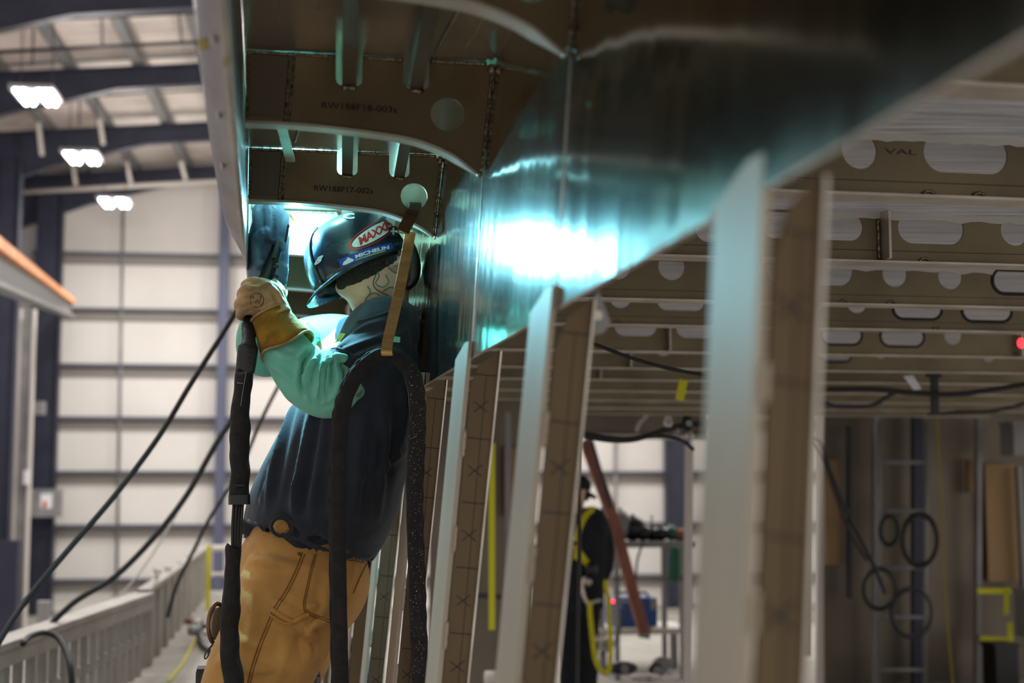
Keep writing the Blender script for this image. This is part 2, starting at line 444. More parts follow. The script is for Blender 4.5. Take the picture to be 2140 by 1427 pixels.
# ---- overhead plate, its stiffener bars
bm = BM(); hbox(bm, -.041, .378, .42, 6.4, TOP, TOP+.008)
for d in (1.2, 1.95, 2.7, 3.4):
    pass
single('overhead_hull_plate', bm, M['over'], 'brown aluminium plate roofing the bays above the stencilled frames', 'plate')
for k, lab in ((0, 'left long flat stiffener bar running overhead through the frame cutouts'), (1, 'right long flat stiffener bar running overhead through the frame cutouts')):
    root = thing('overhead_stiffener', lab, 'stiffener', HW(barx(k, 2), 2, .67), 'stiffener bars under the overhead plate')
    for nm, w, h0, h1 in (('web', .004, .652, TOP), ('flange', .0225, .6475, .652)):
        bm = BM(); c = []
        for d in (.5, 6.3):
            x = barx(k, d)+(w*.5 if nm == 'web' else 0)
            c.append([HW(x-w/2, d, h0), HW(x+w/2, d, h0), HW(x+w/2, d, h1), HW(x-w/2, d, h1)])
        hexa(bm, c[0]+c[1]); part(nm, bm, M['bulk'] if nm == 'flange' else M['over'], root)
bm = BM(); a = hp(588, 262, 2.60); b = hp(607, 336, 2.93)
bar(bm, a, b, 20*2.8/F, .005, Z)
single('stiffener_stub', bm, M['bright'], 'short pale bar hanging in the bay between the two stencilled frames, cyan lit', 'stiffener')
# thin bright streaks raised on the overhead plate
for x, d0, d1, r, w in ((.09, 1.75, 2.1, .0016, 'broad one left of the first stiffener'), (.03, 1.7, 2.2, .0012, 'faint one at far left'), (.335, 1.75, 2.25, .0025, 'slanting one near the polished plate'), (.29, 1.75, 2.28, .004, 'wide one right of the second stiffener'), (.075, 2.5, 2.95, .003, 'one in the lower bay')):
    bm = BM(); n = 30
    tube(bm, [HW(x-.02*(i/n), d0+(d1-d0)*i/n, TOP-.0005) for i in range(n+1)], [r*random.uniform(.7, 1.2) for _ in range(n+1)], 6)
    single('overhead_streak', bm, M['bright'], 'thin raised bright line along the overhead plate, '+w, 'weld', 'bright lines on the overhead plate', True)
# ---- polished longitudinal plate
bm = BM(); hs = [HB, .26, .32, .38, .44, .5, .55, .6, .65, TOP+.004]; ds = [.50+.1*i for i in range(60)]
def wav(d, h): return .0012*noise.noise(Vector((d*2.4, h*3.0, 3.1)))+.0004*noise.noise(Vector((d*9, h*4, 7)))
G1 = [[bm.verts.new(HW(wallx(h)+wav(d, h), d, h)) for h in hs] for d in ds]
G2 = [[bm.verts.new(HW(wallx(h)+.006+wav(d, h), d, h)) for h in hs] for d in ds]
n, k = len(ds), len(hs)
for i in range(n-1):
    for j in range(k-1):
        bm.faces.new((G1[i][j], G1[i+1][j], G1[i+1][j+1], G1[i][j+1])); bm.faces.new((G2[i][j], G2[i][j+1], G2[i+1][j+1], G2[i+1][j]))
def dupq(*q): bm.faces.new([bm.verts.new(v.co) for v in q])
for i in range(n-1):
    dupq(G1[i][0], G2[i][0], G2[i+1][0], G1[i+1][0]); dupq(G1[i][-1], G1[i+1][-1], G2[i+1][-1], G2[i][-1])
for j in range(k-1):
    dupq(G1[0][j], G1[0][j+1], G2[0][j+1], G2[0][j]); dupq(G1[-1][j], G2[-1][j], G2[-1][j+1], G1[-1][j+1])
single('longitudinal_plate', bm, M['mirror'], 'large polished longitudinal aluminium plate mirroring the arc, right of the bracket frames', 'plate', None, True)
bm = BM()
tube(bm, [HW(wallx(HB)+.003, .5+.02*i, HB) for i in range(290)], [.0024*random.uniform(.92, 1.08) for _ in range(290)], 8)
single('plate_edge_bead', bm, M['bright'], 'pale rounded lower edge of the polished plate', 'weld', None, True)
for d, lab in ((D18, 'vertical seam on the polished plate in line with the upper stencilled frame'), (D19, 'vertical seam on the polished plate nearer the camera')):
    bm = BM(); tube(bm, [HW(wallx(h)-.0005, d+.002, h) for h in [HB+.01+.006*i for i in range(50)]], .0013, 6)
    single('plate_seam', bm, M['bright'], lab, 'weld', 'vertical seams on the polished plate')
# ---- outer shell plate on the left
edge = [hc(hh(x, y, .505)) for x, y in [(527, 592), (525, 575), (513, 548), (500, 520), (483, 490), (470, 462), (455, 390), (440, 300), (428, 215), (417, 130), (411, 60), (405, 0), (395, -140), (383, -330), (372, -600), (362, -1000)]]
edge = [(e[0], e[1]) for e in edge]
edge = [(edge[0][0]+.002, 5.6)]+edge
inner = lambda d: -.0405
R = []
for x0, d in cr(edge, 4):
    xi = -.0415 if d < 2.6 else -.0415+min(1, (d-2.6)/.7)*.002
    x0 = min(x0, xi-.002)
    sec = [(x0, .505), (x0+(xi-x0)*.35, .492), (x0+(xi-x0)*.7, .482), (xi-.003, .474), (xi, .479), (xi, .56), (xi, .62), (xi, .70), (xi-.01, .9), (xi-.03, 1.3)]
    t = .005
    R.append([HW(x, d, h) for x, h in sec]+[HW(x-(t if i > 3 else .001), d, h+(.006 if i < 5 else 0)) for i, (x, h) in reversed(list(enumerate(sec)))])
bm = BM(); rings(bm, R)
single('hull_shell_plate', bm, M['shell'], 'curved aluminium hull shell plate seen along its inside, left of the bracket frames', 'plate', None, True)
bm = BM()
for (x0, d), k in list(zip(cr(edge, 4), range(999))):
    pass
tube(bm, [HW(-.0425, d, .4755) for d in [.9+.05*i for i in range(50)]], .0016, 6)
single('shell_seam', bm, M['bright'], 'thin bright seam along the inside of the hull shell plate', 'weld')
TSH = bvh(bpy.data.objects['hull_shell_plate'])
for (x, y, w, h, lab) in ((424, 92, 22, 26, 'larger faded yellow tape scrap on the hull shell near the top'), (473, 130, 9, 20, 'smaller yellow tape scrap on the inner face of the hull shell')):
    bm = decal(TSH, flat([[(0, 0), (1, .1), (.95, 1), (.05, .9)]]), lambda u, v: (x+w*(u-.5), y-h*(v-.5)), .0008, (.3, .3))
    if len(bm.verts): single('tape_scrap', bm, M['oldyellow'], lab, 'tape')
    else: bm.free()
for (x, y, lab) in ((447, 80, 'highest'), (458, 240, 'middle one'), (466, 345, 'lowest')):  # weld spots in plain white, standing in for their highlights
    q = hit(TSH, x, y, .001)
    if q is not None: bm = BM(); blob(bm, q, .0016, .012, .009, None, 10); single('weld_highlight_spot', bm, M['s_white'], 'small weld spot painted white for its highlight on the hull shell, '+lab, 'weld', 'white highlight spots on the hull shell', True)
# ---- posts hanging from the plate
LEAN = [.09]
def lean(h): return -(HB-h)*LEAN[0]
posts = [(D20+.0, 'nearest post, wide and blurred, right of the big pale flange'), (D19, 'second nearest post with ink crosses, left of the blurred worker'),
         (D18, 'post with sharp ink crosses, third from the camera'), (D17, 'post just right of the black hose, fourth from the camera'),
         (3.72, 'cyan lit post between shirt and black hose, fifth from the camera'), (4.42, 'narrow cyan lit post beside the trousers, sixth from the camera'),
         (5.12, 'thin cyan lit post, seventh from the camera'), (5.82, 'thinnest cyan lit post, furthest in the row')]
postobj = {}
for idx, (D, lab) in enumerate(posts):
    wx = (.034, .042, .045, .045, .045, .045, .045, .045)[idx]; LEAN[0] = (.062, .098)[idx] if idx < 2 else .09; tp = .002 if idx == 0 else .010
    fl = (.105, .13, .15, .14, .13, .13, .13, .13)[idx]
    x0 = wallx(HB)+(.010 if idx == 0 else .002)
    root = thing('angle_post', 'raked angle '+lab, 'post', HW(x0-.15, D, -1.69), 'angle posts under the polished plate')
    bot = -1.69
    # web, facing the camera
    bm = BM(); V, P = flat([[(x0+.010, HB-.012), (x0+wx, HB+.012), (x0+wx+lean(bot)-tp*(HB-bot), bot), (x0+lean(bot), bot), (x0+lean(HB-.05), HB-.05)]], .006)
    addVP(bm, V, P, lambda v: HW(v.x, D+v.z, v.y)); w_ = part('web', bm, M['post'], root)
    # flange, running back along the plate
    bm = BM(); t = .007; sec = []
    prof = [(D-.003, bot), (D-.003, HB+.026), (D+fl*.3, HB+.028), (D+fl, HB+.008), (D+fl, bot)]
    A_ = [bm.verts.new(HW(x0-.003+lean(h), d, h)) for d, h in prof]; B_ = [bm.verts.new(HW(x0-.003-t+lean(h), d, h)) for d, h in prof]
    bm.faces.new(A_); bm.faces.new(B_[::-1])
    for i in range(5): bm.faces.new((A_[i], A_[(i+1) % 5], B_[(i+1) % 5], B_[i]))
    part('flange', bm, M['postfl'], root, 'pale flange turned towards the welder')
    # thin lip on the outer edge and weld blobs down the corner
    bm = BM(); bar(bm, HW(x0+wx+lean(bot)-tp*(HB-bot), D-.004, bot), HW(x0+wx+.001, D-.004, HB+.01), .003, .012, HA); part('outer_lip', bm, M['bright'], root)
    if idx < 5:
        h = HB-.12
        while h > -1.0:
            bm = BM(); L = .045 if idx != 0 else .03
            tube(bm, [HW(x0+lean(h-L*i/9)-.002, D-.006, h-L*i/9) for i in range(10)], [.0024*random.uniform(.7, 1.3)*(.5 if i in (0, 9) else 1) for i in range(10)], 7)
            part('stitch_weld', bm, M['postfl'], root, None, True); h -= .155
        # ink: cross lines and X marks
        bm = BM(); pitch = .105; h = HB-.03; j = 0
        while h > -.75:
            xl_ = x0+lean(h)+.004; xr_ = x0+wx+lean(h)-.002-tp*(HB-h)
            bar(bm, HW(xl_, D-.0036, h+.002), HW(xr_, D-.0036, h-.0015), .0015, .0006, HA)
            hm = h-pitch*.5; cx = x0+lean(hm)+wx*.45; s = .011
            if (j+idx) % 2 == 0 or idx == 2:
                bar(bm, HW(cx-s, D-.0036, hm+s*.8), HW(cx+s, D-.0036, hm-s*.8), .0013, .0006, HA)
                bar(bm, HW(cx-s, D-.0036, hm-s*.7), HW(cx+s*1.1, D-.0036, hm+s*.9), .0013, .0006, HA)
            h -= pitch; j += 1
        bar(bm, HW(x0+lean(HB-.03)+wx*.55, D-.0036, HB-.03), HW(x0+lean(-.75)+wx*.55, D-.0036, -.75), .0007, .0005, HA)
        part('ink_marks', bm, M['ink'], root, 'hand drawn ink crosses and lines')
# ---- deck frames on the right
ys = [(1700, 405), (1700, 544), (1700, 634), (1700, 686), (1700, 740), (1700, 774), (1700, 798), (1700, 821), (1700, 840), (1700, 856), (1700, 868)]
DH = .49; DT = .602
Ds = [D19]+[hc(hh(x, y, DH))[1] for x, y in ys]
DD = Ds
ordn = ['nearest', 'second', 'third', 'fourth', 'fifth', 'sixth', 'seventh', 'eighth', 'ninth', 'tenth', 'eleventh', 'furthest']
def dcirc(x, y, r, D): c = hx(x, y, D); return circ(c[0], c[1], r*D/F, 32)
def dslot(x0, y0, x1, y1, D):
    a = hx(x0, y0, D); b = hx(x1, y1, D); ym = (a[1]+b[1])/2
    hgt = abs(a[1]-b[1]); return slot(a[0], b[0], ym-hgt/2, ym+hgt/2)
def mids(D, items):  # regular pattern in (x, half width)
    o = []
    for x, w, c, r in items: o.append(slot(x-w, x+w, c-r, c+r))
    return o
holes = {1: [(dcirc, (1795, 315, 42)), (dslot, (1928, 276, 2106, 366))],
         2: [(dslot, (1590, 440, 1803, 504)), (dslot, (1875, 443, 2014, 512)), (dcirc, (2120, 482, 35)), (dcirc, (1480, 478, 30))],
         3: [(dcirc, (1290, 556, 29)), (dcirc, (1403, 557, 30)), (dslot, (1600, 530, 1782, 598)), (dcirc, (1869, 573, 29)), (dcirc, (1985, 578, 29)), (dslot, (2072, 560, 2190, 616))],
         4: [(dcirc, (1296, 621, 24)), (dslot, (1373, 608, 1472, 650)), (dcirc, (1697, 632, 24)), (dcirc, (1790, 632, 24)), (dslot, (1865, 622, 1968, 668)), (dslot, (2009, 626, 2114, 673))],
         5: [(dslot, (1284, 660, 1372, 703)), (dslot, (1413, 664, 1500, 707)), (dslot, (1714, 678, 1801, 721)), (dslot, (1839, 682, 1931, 725)), (dcirc, (1991, 701, 21))],
         6: [(dslot, (1226, 704, 1280, 738)), (dslot, (1370, 714, 1402, 744)), (dslot, (1712, 722, 1780, 757)), (dcirc, (1840, 735, 16)), (dcirc, (2066, 742, 16))]}
for i, D in enumerate(DD):
    lab = ('%s deck rib from the camera, ' % ordn[i])+['by the polished plate at far right', 'with the large oblong hole and faded VAL lettering', 'with two oblong holes and a round one',
        'with round holes beside the nearest post', 'with half hidden holes, two rimmed in black', 'with black rimmed holes and a pale round one', 'with one black rimmed hole, low in the row',
        'a thin pale line under the deck', 'a thin pale line near the black clamp', 'a thin line behind the sagging cable', 'a thin line close to the bulkhead', 'a thin line right at the bulkhead'][i]
    x0 = .395; x1 = (1.3, 1.9, 2.2, 2.7, 2.9, 3.4, 3.9, 4.4, 4.8, 5.2, 5.5, 5.7)[i]
    root = thing('deck_rib', lab, 'deck frame', HW((x0+x1)/2, D, DH), 'transverse frames under the deck')
    outl = [[(x0, DT), (x1, DT), (x1, DH), (x0, DH)]]
    for f_, a in holes.get(i, []):
        q = f_(*a, D)
        if min(p[0] for p in q) > x0+.004 and max(p[0] for p in q) < x1-.004:
            hi = DT-.004; lo = DH+.004
            outl.append([(p[0], min(max(p[1], lo), hi)) for p in q])
    bm = BM(); plate(bm, outl, D, .005); part('web', bm, M['deckalu'], root)
    bm = BM(); hbox(bm, x0, x1, D-.03, D+.03, DH-.005, DH); part('flange', bm, M['flange'], root, 'pale lower flange')
    if i in (1, 2, 3, 4):
        bm = BM(); hbox(bm, x0, x1, D-.0034, D-.003, DH+.026, DH+.0272); part('scribed_line', bm, M['ink'], root)
        for q in ({1: (1941, 2046), 2: (1929, 1700), 3: (1760, 1858), 4: (1290, 1950)}[i]):
            x = hx(q, 500, D)[0]; bm = BM()
            tube(bm, [HW(x+.012*math.cos(a), D-.006, DH+.001+.010*math.sin(a)) for a in [math.pi*k/8 for k in range(9)]], .003, 6)
            part('lug', bm, M['weld'], root, None, True)
    if i in (1, 2, 3):
        bm = BM(); V = []
        P0 = {1: (1740, 2140), 2: (1700, 2140), 3: (1700, 2140)}[i]
        xa, xb = hx(P0[0], 300, D)[0], hx(P0[1], 300, D)[0]; n = 22; pts = []
        for k in range(n+1):
            x = xa+(xb-xa)*k/n; pts.append((x, DT-.012-.012*abs(noise.noise(Vector((k*.7, i*5., 0))))))
        V, P = flat([[(xa, DT)]+[(xb, DT)]+pts[::-1]], .001)
        addVP(bm, V, P, lambda v: HW(v.x, D-.0045+v.z, v.y)); part('torn_film_strip', bm, M['filmtorn'], root, 'torn pale protective film')
    if i == 1:
        V, P = textmesh('VAL', 0, 0); a = hx(1848, 322, D); b = hx(1914, 308, D)
        bm = BM(); addVP(bm, V, P, lambda v: HW(a[0]+(b[0]-a[0])*v.x, D-.0036, a[1]+.0095*v.y)); part('stencilled_lettering', bm, M['ink2'], root)
    if i in (3, 4, 5, 6):
        for f_, a in holes[i]:
            if f_ is dslot and a[0] >= 1700:
                q = f_(*a, D); q = [(p[0], min(max(p[1], DH+.004), DT-.004)) for p in q]
                bm = BM(); tube(bm, [HW(p[0], D-.003, p[1]) for p in q+q[:1]], .0052, 6); part('rubber_edging', bm, M['rubber'], root, 'black rubber edging round a hole', True)
# vertical stiffener brackets
def vbrk(x, y, i, lab):
    D = DD[i]; a = hx(x, y, D)[0]
    root = thing('bracket', lab, 'bracket', HW(a, D-.02, DH), 'small vertical brackets on the deck frames')
    bm = BM(); hbox(bm, a, a+.006, D-.05, D-.004, DH+.002, DT-.002); part('plate', bm, M['bright'], root)
    bm = BM(); tube(bm, [HW(a-.005+random.uniform(-.001, .001), D-.006, DH+.006+k*.004) for k in range(24)], [random.uniform(.002, .0045) for _ in range(24)], 6); part('weld_bead', bm, M['weld'], root, None, True)
vbrk(1838, 500, 2, 'short vertical bracket between the two oblong holes of the second deck frame')
vbrk(1392, 700, 5, 'small vertical bracket under the third line of frames left of the nearest post')
vbrk(1312, 740, 6, 'small vertical bracket below the slanting cable, left')
vbrk(1250, 770, 7, 'small vertical bracket close to the second post')
vbrk(2122, 700, 5, 'small vertical bracket by the red light at far right')
bm = BM(); hbox(bm, .384, 7.2, .9, 12.2, DT, DT+.01)
single('filmed_deck_plate', bm, M['film'], 'deck plating above the frames covered in crinkled white protective film', 'plate')
bm = BM(); P = []
a = hc(hp(1900, 262, 2.0))
n, m_ = 26, 6
g = [[bm.verts.new(HW(.55+1.0*i/n, 1.72+.46*j/m_, .600-.030*(math.sin(math.pi*j/m_))*(.5+.8*i/n)-.006*noise.noise(Vector((i*.5, j*.7, 1))))) for j in range(m_+1)] for i in range(n+1)]
for i in range(n):
    for j in range(m_): bm.faces.new((g[i][j], g[i+1][j], g[i+1][j+1], g[i][j+1]))
single('sagging_film_sheet', bm, M['film'], 'loose white plastic film sagging below the deck at upper right', 'plastic film', None, True)
bm = BM(); bar(bm, hp(1705, 467, DD[2]+.2), hp(1765, 470, DD[2]+.2), .004, .0005, HA)
single('yellow_mark', bm, M['yellow'], 'short yellow stroke seen through the left oblong hole', 'mark')
bm = BM(); c = hp(1245, 660, 1.7)
V, P = flat([[(0, .02), (.008, .03), (.022, -.008), (.014, -.02), (0, -.024)]], .003)
cx, ch = hx(1238, 660, 1.66); addVP(bm, V, P, lambda v: HW(cx+v.x, 1.66+v.z, ch+v.y))
root = thing('gusset', 'small grey gusset plate with a drilled disc on the edge of the second post', 'gusset', HW(cx, 1.66, ch))
part('plate', bm, M['greysteel'], root); bm = BM(); disc(bm, HW(cx+.005, 1.655, ch), HA, .006, .003); part('washer', bm, M['bright'], root)
# ================================================================== THE HALL
FL = -4.0
def bx(x, y, D): c = bc(bp(x, y, D)); return (c[0], c[2])
bm = BM(); bbox(bm, -10, 18, -3, 46, FL-.1, FL); struct('floor', bm, M['concrete'])
bm = BM(); bbox(bm, -10.2, 24, 45, 45.2, FL, 13); struct('wall_back', bm, M['wallpanel'])
bm = BM(); bbox(bm, -10.0, -9.75, 14, 45, FL, 10.2); struct('wall_left', bm, M['cladding'])
def roof(x): return 9.75+.083*(x+5.9)
bm = BM(); fn = lambda x, d, h: BW(x, d, roof(x)+h)
fbox(bm, fn, -10.2, 24, 14, 45.2, 0, .15); struct('ceiling', bm, M['roofpanel'])
# rafters
for i, (D, lab) in enumerate(((28.0, 'dark navy roof rafter crossing the top left corner of the photo'), (33.4, 'dark navy roof rafter above the nearest pair of lamps'),
                              (38.9, 'dark navy roof rafter above the middle pair of lamps'), (44.3, 'dark navy roof rafter against the back wall'))):
    root = thing('roof_rafter', lab, 'rafter', BW(-4, D, roof(-4)-.4), 'navy roof rafters')
    bm = BM(); f0 = -.25
    xs = [(-9.6, 1.55), (-7.6, .95), (-5.2, .50), (-3.0, .46), (14, .46)]
    for (xa, da), (xb, db) in zip(xs, xs[1:]):
        hexa(bm, [BW(xa, D-.02, roof(xa)+f0-da), BW(xb, D-.02, roof(xb)+f0-db), BW(xb, D+.02, roof(xb)+f0-db), BW(xa, D+.02, roof(xa)+f0-da),
                  BW(xa, D-.02, roof(xa)+f0), BW(xb, D-.02, roof(xb)+f0), BW(xb, D+.02, roof(xb)+f0), BW(xa, D+.02, roof(xa)+f0)])
    part('web', bm, M['navy'], root)
    for nm, s in (('lower_flange', 0), ('upper_flange', 1)):
        bm = BM()
        for (xa, da), (xb, db) in zip(xs, xs[1:]):
            ya = roof(xa)+f0-(0 if s else da); yb = roof(xb)+f0-(0 if s else db)
            hexa(bm, [BW(xa, D-.14, ya-.03), BW(xb, D-.14, yb-.03), BW(xb, D+.14, yb-.03), BW(xa, D+.14, ya-.03), BW(xa, D-.14, ya), BW(xb, D-.14, yb), BW(xb, D+.14, yb), BW(xa, D+.14, ya)])
        part(nm, bm, M['navy'], root)
for i in range(9):
    x = -9.35+1.55*i
    bm = BM(); fbox(bm, lambda a, d, h: BW(a, d, roof(a)+h), x-.11, x+.11, 15, 45, -.25, -.02)
    w = ['nearest the left wall', 'second from the left wall', 'third from the left wall', 'fourth from the left wall', 'next to the hull shell', 'sixth from the left wall', 'seventh from the left wall', 'eighth from the left wall', 'furthest from the left wall'][i]
    single('roof_purlin', bm, M['purlin'], 'grey roof purlin running towards the back wall, '+w, 'purlin', 'roof purlins')
def horiz(name, p, q, D, r, m, lab, cat, grp=None):
    bm = BM(); tube(bm, [bp(p[0], p[1], D), bp(q[0], q[1], D)], r, 8); return single(name, bm, m, lab, cat, grp, True)
horiz('roof_pipe', (-30, 110), (470, 85), 30.5, .045, M['darkpipe'], 'dark sprinkler pipe crossing under the roof above the nearest rafter, lower one', 'pipe', 'dark pipes under the roof')
horiz('roof_pipe', (-30, 47), (470, 24), 29.5, .03, M['darkpipe'], 'thin dark pipe crossing under the roof near the top of the photo', 'pipe', 'dark pipes under the roof')
horiz('roof_pipe', (-30, 138), (470, 112), 32, .035, M['purlin'], 'grey pipe just above the nearest full rafter', 'pipe', 'dark pipes under the roof')
horiz('roof_pipe', (105, 205), (470, 186), 36, .035, M['purlin'], 'grey pipe between the two middle rafters', 'pipe', 'dark pipes under the roof')
horiz('cable_tray', (42, 402), (470, 378), 43.2, .075, M['pipe'], 'pale pinkish tube hung across the hall before the back wall', 'tube')
for (x0, y0, x1, y1, D, lab) in ((70, 60, 68, 138, 31, 'thin rod hanging at left above the first rafter'), (118, 8, 119, 40, 29, 'short rod at the top edge of the photo'), (212, 12, 214, 96, 30, 'thin rod in the middle of the roof bay'), (371, 0, 380, 86, 29.6, 'dark rod beside the hull shell near the top'), (166, 200, 166, 262, 36, 'thin rod above the middle lamps')):
    bm = BM(); tube(bm, [bp(x0, y0, D), bp(x1, y1, D)], .022, 6); single('hanger_rod', bm, M['darkpipe'], lab, 'rod', 'hanger rods under the roof')
for (x0, y0, x1, y1, D, lab) in ((80, 256, 88, 325, 37.5, 'pale hanging bar below the first lamps, left'), (208, 248, 216, 302, 37.5, 'pale hanging bar crossing the middle rafter'), (153, 345, 159, 388, 42.5, 'pale hanging bar below the middle lamps'),
                                 (264, 338, 274, 384, 42.5, 'pale hanging bar on the tube, middle'), (378, 338, 388, 376, 42.5, 'pale hanging bar on the tube near the hull shell')):
    bm = BM(); a, b = bp(x0, y0, D), bp(x1, y1, D); bar(bm, a, b, .11, .05, BA); single('hanging_bar', bm, M['pipe'], lab, 'bar', 'pale bars hanging under the rafters')
# lamps
for (x, y, D, s, lab) in ((75, 203, 28.7, 1, 'bright twin tube hall lamp hanging at upper left, nearest and largest of three'), (171, 330, 34.4, 1, 'bright twin tube hall lamp, middle one of three'), (239, 424, 40.0, 1, 'bright twin tube hall lamp, smallest of three against the back wall')):
    c = bc(bp(x, y, D)); root = thing('hall_lamp', lab, 'lamp', BW(c[0], D, c[2]+.1), 'twin tube hall lamps')
    bm = BM(); bbox(bm, c[0]-.42, c[0]+.42, D-.55, D+.55, c[2]+.03, c[2]+.12); part('housing', bm, M['greysteel'], root)
    for sx in (-.215, .215):
        for q in (-.07, .07):
            bm = BM(); tube(bm, [BW(c[0]+sx+q, D-.5, c[2]), BW(c[0]+sx+q, D+.5, c[2])], .05, 10); part('tube', bm, M['lamp'], root, None, True)
    bm = BM(); tube(bm, [BW(c[0]-.3, D, c[2]+.12), BW(c[0]-.3, D, roof(c[0])-.2)], .012, 5); part('wire', bm, M['darkpipe'], root)
    bm = BM(); tube(bm, [BW(c[0]+.3, D, c[2]+.12), BW(c[0]+.3, D, roof(c[0])-.2)], .012, 5); part('wire', bm, M['darkpipe'], root)
# columns
bm = BM()
def column(x0, x1, D, h1, m, lab, dd=.4):
    root = thing('steel_column', lab, 'column', BW((x0+x1)/2, D, FL), 'steel columns')
    bm = BM(); bbox(bm, x0, x1, D-.02+0, D+.02, FL, h1); part('web', bm, m, root)
    for x in (x0, x1):
        bm = BM(); bbox(bm, x-.02, x+.02, D-dd/2, D+dd/2, FL, h1); part('flange', bm, m, root)
    bm = BM(); bbox(bm, x0-.08, x1+.08, D-dd/2-.08, D+dd/2+.08, FL, FL+.04); part('base_plate', bm, m, root)
xa = bx(-14, 700, 38.7)[0]; xb = bx(33, 700, 38.7)[0]; column(xa, xb, 38.7, 8.5, M['navy'], 'dark navy column at the left edge of the photo')
xa = bx(68, 900, 44)[0]; xb = bx(118, 900, 44)[0]; column(xa, xb, 44.0, 8.6, M['navy'], 'dark navy column at left carrying the grey switch box')
xa = bx(452, 900, 44.6)[0]; xb = bx(471, 900, 44.6)[0]; column(xa, xb, 44.6, 10, M['navy2'], 'slim blue grey column on the back wall left of the welder', .2)
xa = bx(1391, 1000, 44)[0]; xb = bx(1441, 1000, 44)[0]; column(xa, xb, 44.0, 10, M['navy'], 'navy column behind the work table at right')
xa = bx(38, 900, 40)[0]; xb = bx(66, 900, 40)[0]
root = thing('pale_post', 'pale grey upright post between the two navy columns at left', 'post', BW((xa+xb)/2, 40, FL))
bm = BM(); bbox(bm, xa, xb, 39.9, 39.92, FL, 4.6); part('web', bm, M['greysteel'], root)
for x in (xa, xb): bm = BM(); bbox(bm, x-.03, x+.03, 39.75, 40.05, FL, 4.6); part('flange', bm, M['pipe'], root)
bm = BM(); tube(bm, [bp(262, 200, 44.8), bp(243, 1260, 44.8)], .05, 8); single('wall_pipe', bm, M['greysteel'], 'thin pale vertical pipe on the back wall crossing the girts', 'pipe', None, True)
bm = BM(); tube(bm, [bp(1288, 860, 44.8), bp(1284, 1250, 44.8)], .06, 8); single('wall_pipe', bm, M['greysteel'], 'thin pale vertical pipe on the wall behind the table', 'pipe', None, True)
# girts on the back wall
for i, (y, lab) in enumerate(((530, 'highest, with a lamp glint'), (646, 'second from the top'), (762, 'third from the top'), (872, 'fourth from the top'), (985, 'fifth from the top'), (1097, 'sixth from the top'), (1210, 'lowest, just above the railing'))):
    h = bx(300, y, 44.8)[1]
    root = thing('wall_girt', 'horizontal grey girt on the back wall, '+lab, 'girt', BW(-4, 44.8, h-.2), 'back wall girts')
    bm = BM(); bbox(bm, -9.3, 16, 44.88, 44.98, h-.33, h-.08); part('web', bm, M['girt'], root)
    bm = BM(); bbox(bm, -9.3, 16, 44.72, 44.98, h-.08, h+.02); part('lip', bm, M['girtlip'], root)
# girts on left wall + crane beam
for k, h in enumerate((-1.2, 1.0, 2.6, 4.2)):
    bm = BM(); bbox(bm, -9.75, -9.55, 16, 44, h, h+.2)
    single('side_wall_girt', bm, M['navy'], 'dark girt along the left wall, '+('lowest', 'second lowest', 'second highest', 'highest')[k], 'girt', 'left wall girts')
a0 = bp(-60, 470, 14.0); a1 = bp(150, 628, 43.5)
root = thing('crane_beam', 'orange topped crane runway beam pointing in from the left edge', 'beam', a0.lerp(a1, .5))
def cb(name, dy0, dy1, w, m, off=0):
    bm = BM(); s = BT*w/2; R = []
    for p in (a0, a1):
        R.append([p-s+Z*dy1, p+s+Z*dy1, p+s+Z*dy0, p-s+Z*dy0])
    hexa(bm, R[0]+R[1]); part(name, bm, m, root)
cb('top_rail', -.10, .03, .22, M['orange']); cb('web', -.46, -.10, .03, M['purlin']); cb('lower_flange', -.52, -.46, .26, M['greysteel'])
# switch box and brackets on the column
D = 43.2
root = thing('switch_box', 'grey switch box with a small label on the navy column', 'switch box', bp(100, 1050, D))
def bq(name, x0, y0, x1, y1, D, t, m, parent=None, lab=None, cat=None, grp=None):
    a = bx(x0, y0, D); b = bx(x1, y1, D); bm = BM(); bbox(bm, a[0], b[0], D, D+t, b[1], a[1])
    return part(name, bm, m, parent, lab) if parent else single(name, bm, m, lab, cat, grp)
bq('housing', 55, 1022, 126, 1080, D, .3, M['greysteel'], root); bq('label', 85, 1032, 108, 1062, D-.02, .02, M['s_white'], root, 'white label'); bq('mark', 90, 1048, 97, 1060, D-.04, .02, M['red'], root)
bq('wall_light', 50, 982, 60, 1012, 39.5, .1, M['s_white'], None, 'small bright white light on the pale post', 'light')
bq('cross_arm', 46, 838, 92, 866, 41, .25, M['greysteel'], None, 'short grey cross arm between post and column at left', 'bracket')
bq('floor_cabinet', -20, 1130, 30, 1400, 37.5, .5, M['navy'], None, 'dark cabinet at the foot of the left column', 'cabinet')
# ---- platform, bulwark railing
root = thing('staging_platform', 'pale grey staging deck the welder stands on', 'platform', HW(-.8, 6, FL))
bm = BM(); r0 = hp(-60, 1366, 6.0); r1 = hp(302, 1243, 9.2); e0 = hc(r0); e1 = hc(r1); g0 = hh(300, 1405, -1.2); g1 = hh(448, 1250, -1.2); k0 = hc(g0); k1 = hc(g1)
s0 = hp(300, 1236, 9.25); s1 = hp(436, 1140, 15.5); f1 = hc(s1)
V, P = flat([[(.12, 2.2), (.12, 15.8), (f1[0]-.03, 15.8), (hc(s0)[0]-.03, 9.25), (e0[0]-.08, e0[1]), (e0[0]-.1, 2.2)]], .06)
addVP(bm, V, P, lambda v: HW(v.x, v.y, -1.23+v.z)); part('deck', bm, M['deckplate'], root)
for k, (x, d) in enumerate(((-2.2, 3.5), (0, 3.5), (-2.2, 12), (0, 12), (-2.2, 15.5), (0, 15.5))):
    bm = BM(); hbox(bm, x-.06, x+.06, d-.06, d+.06, FL, -1.26); part('leg', bm, M['greysteel'], root)
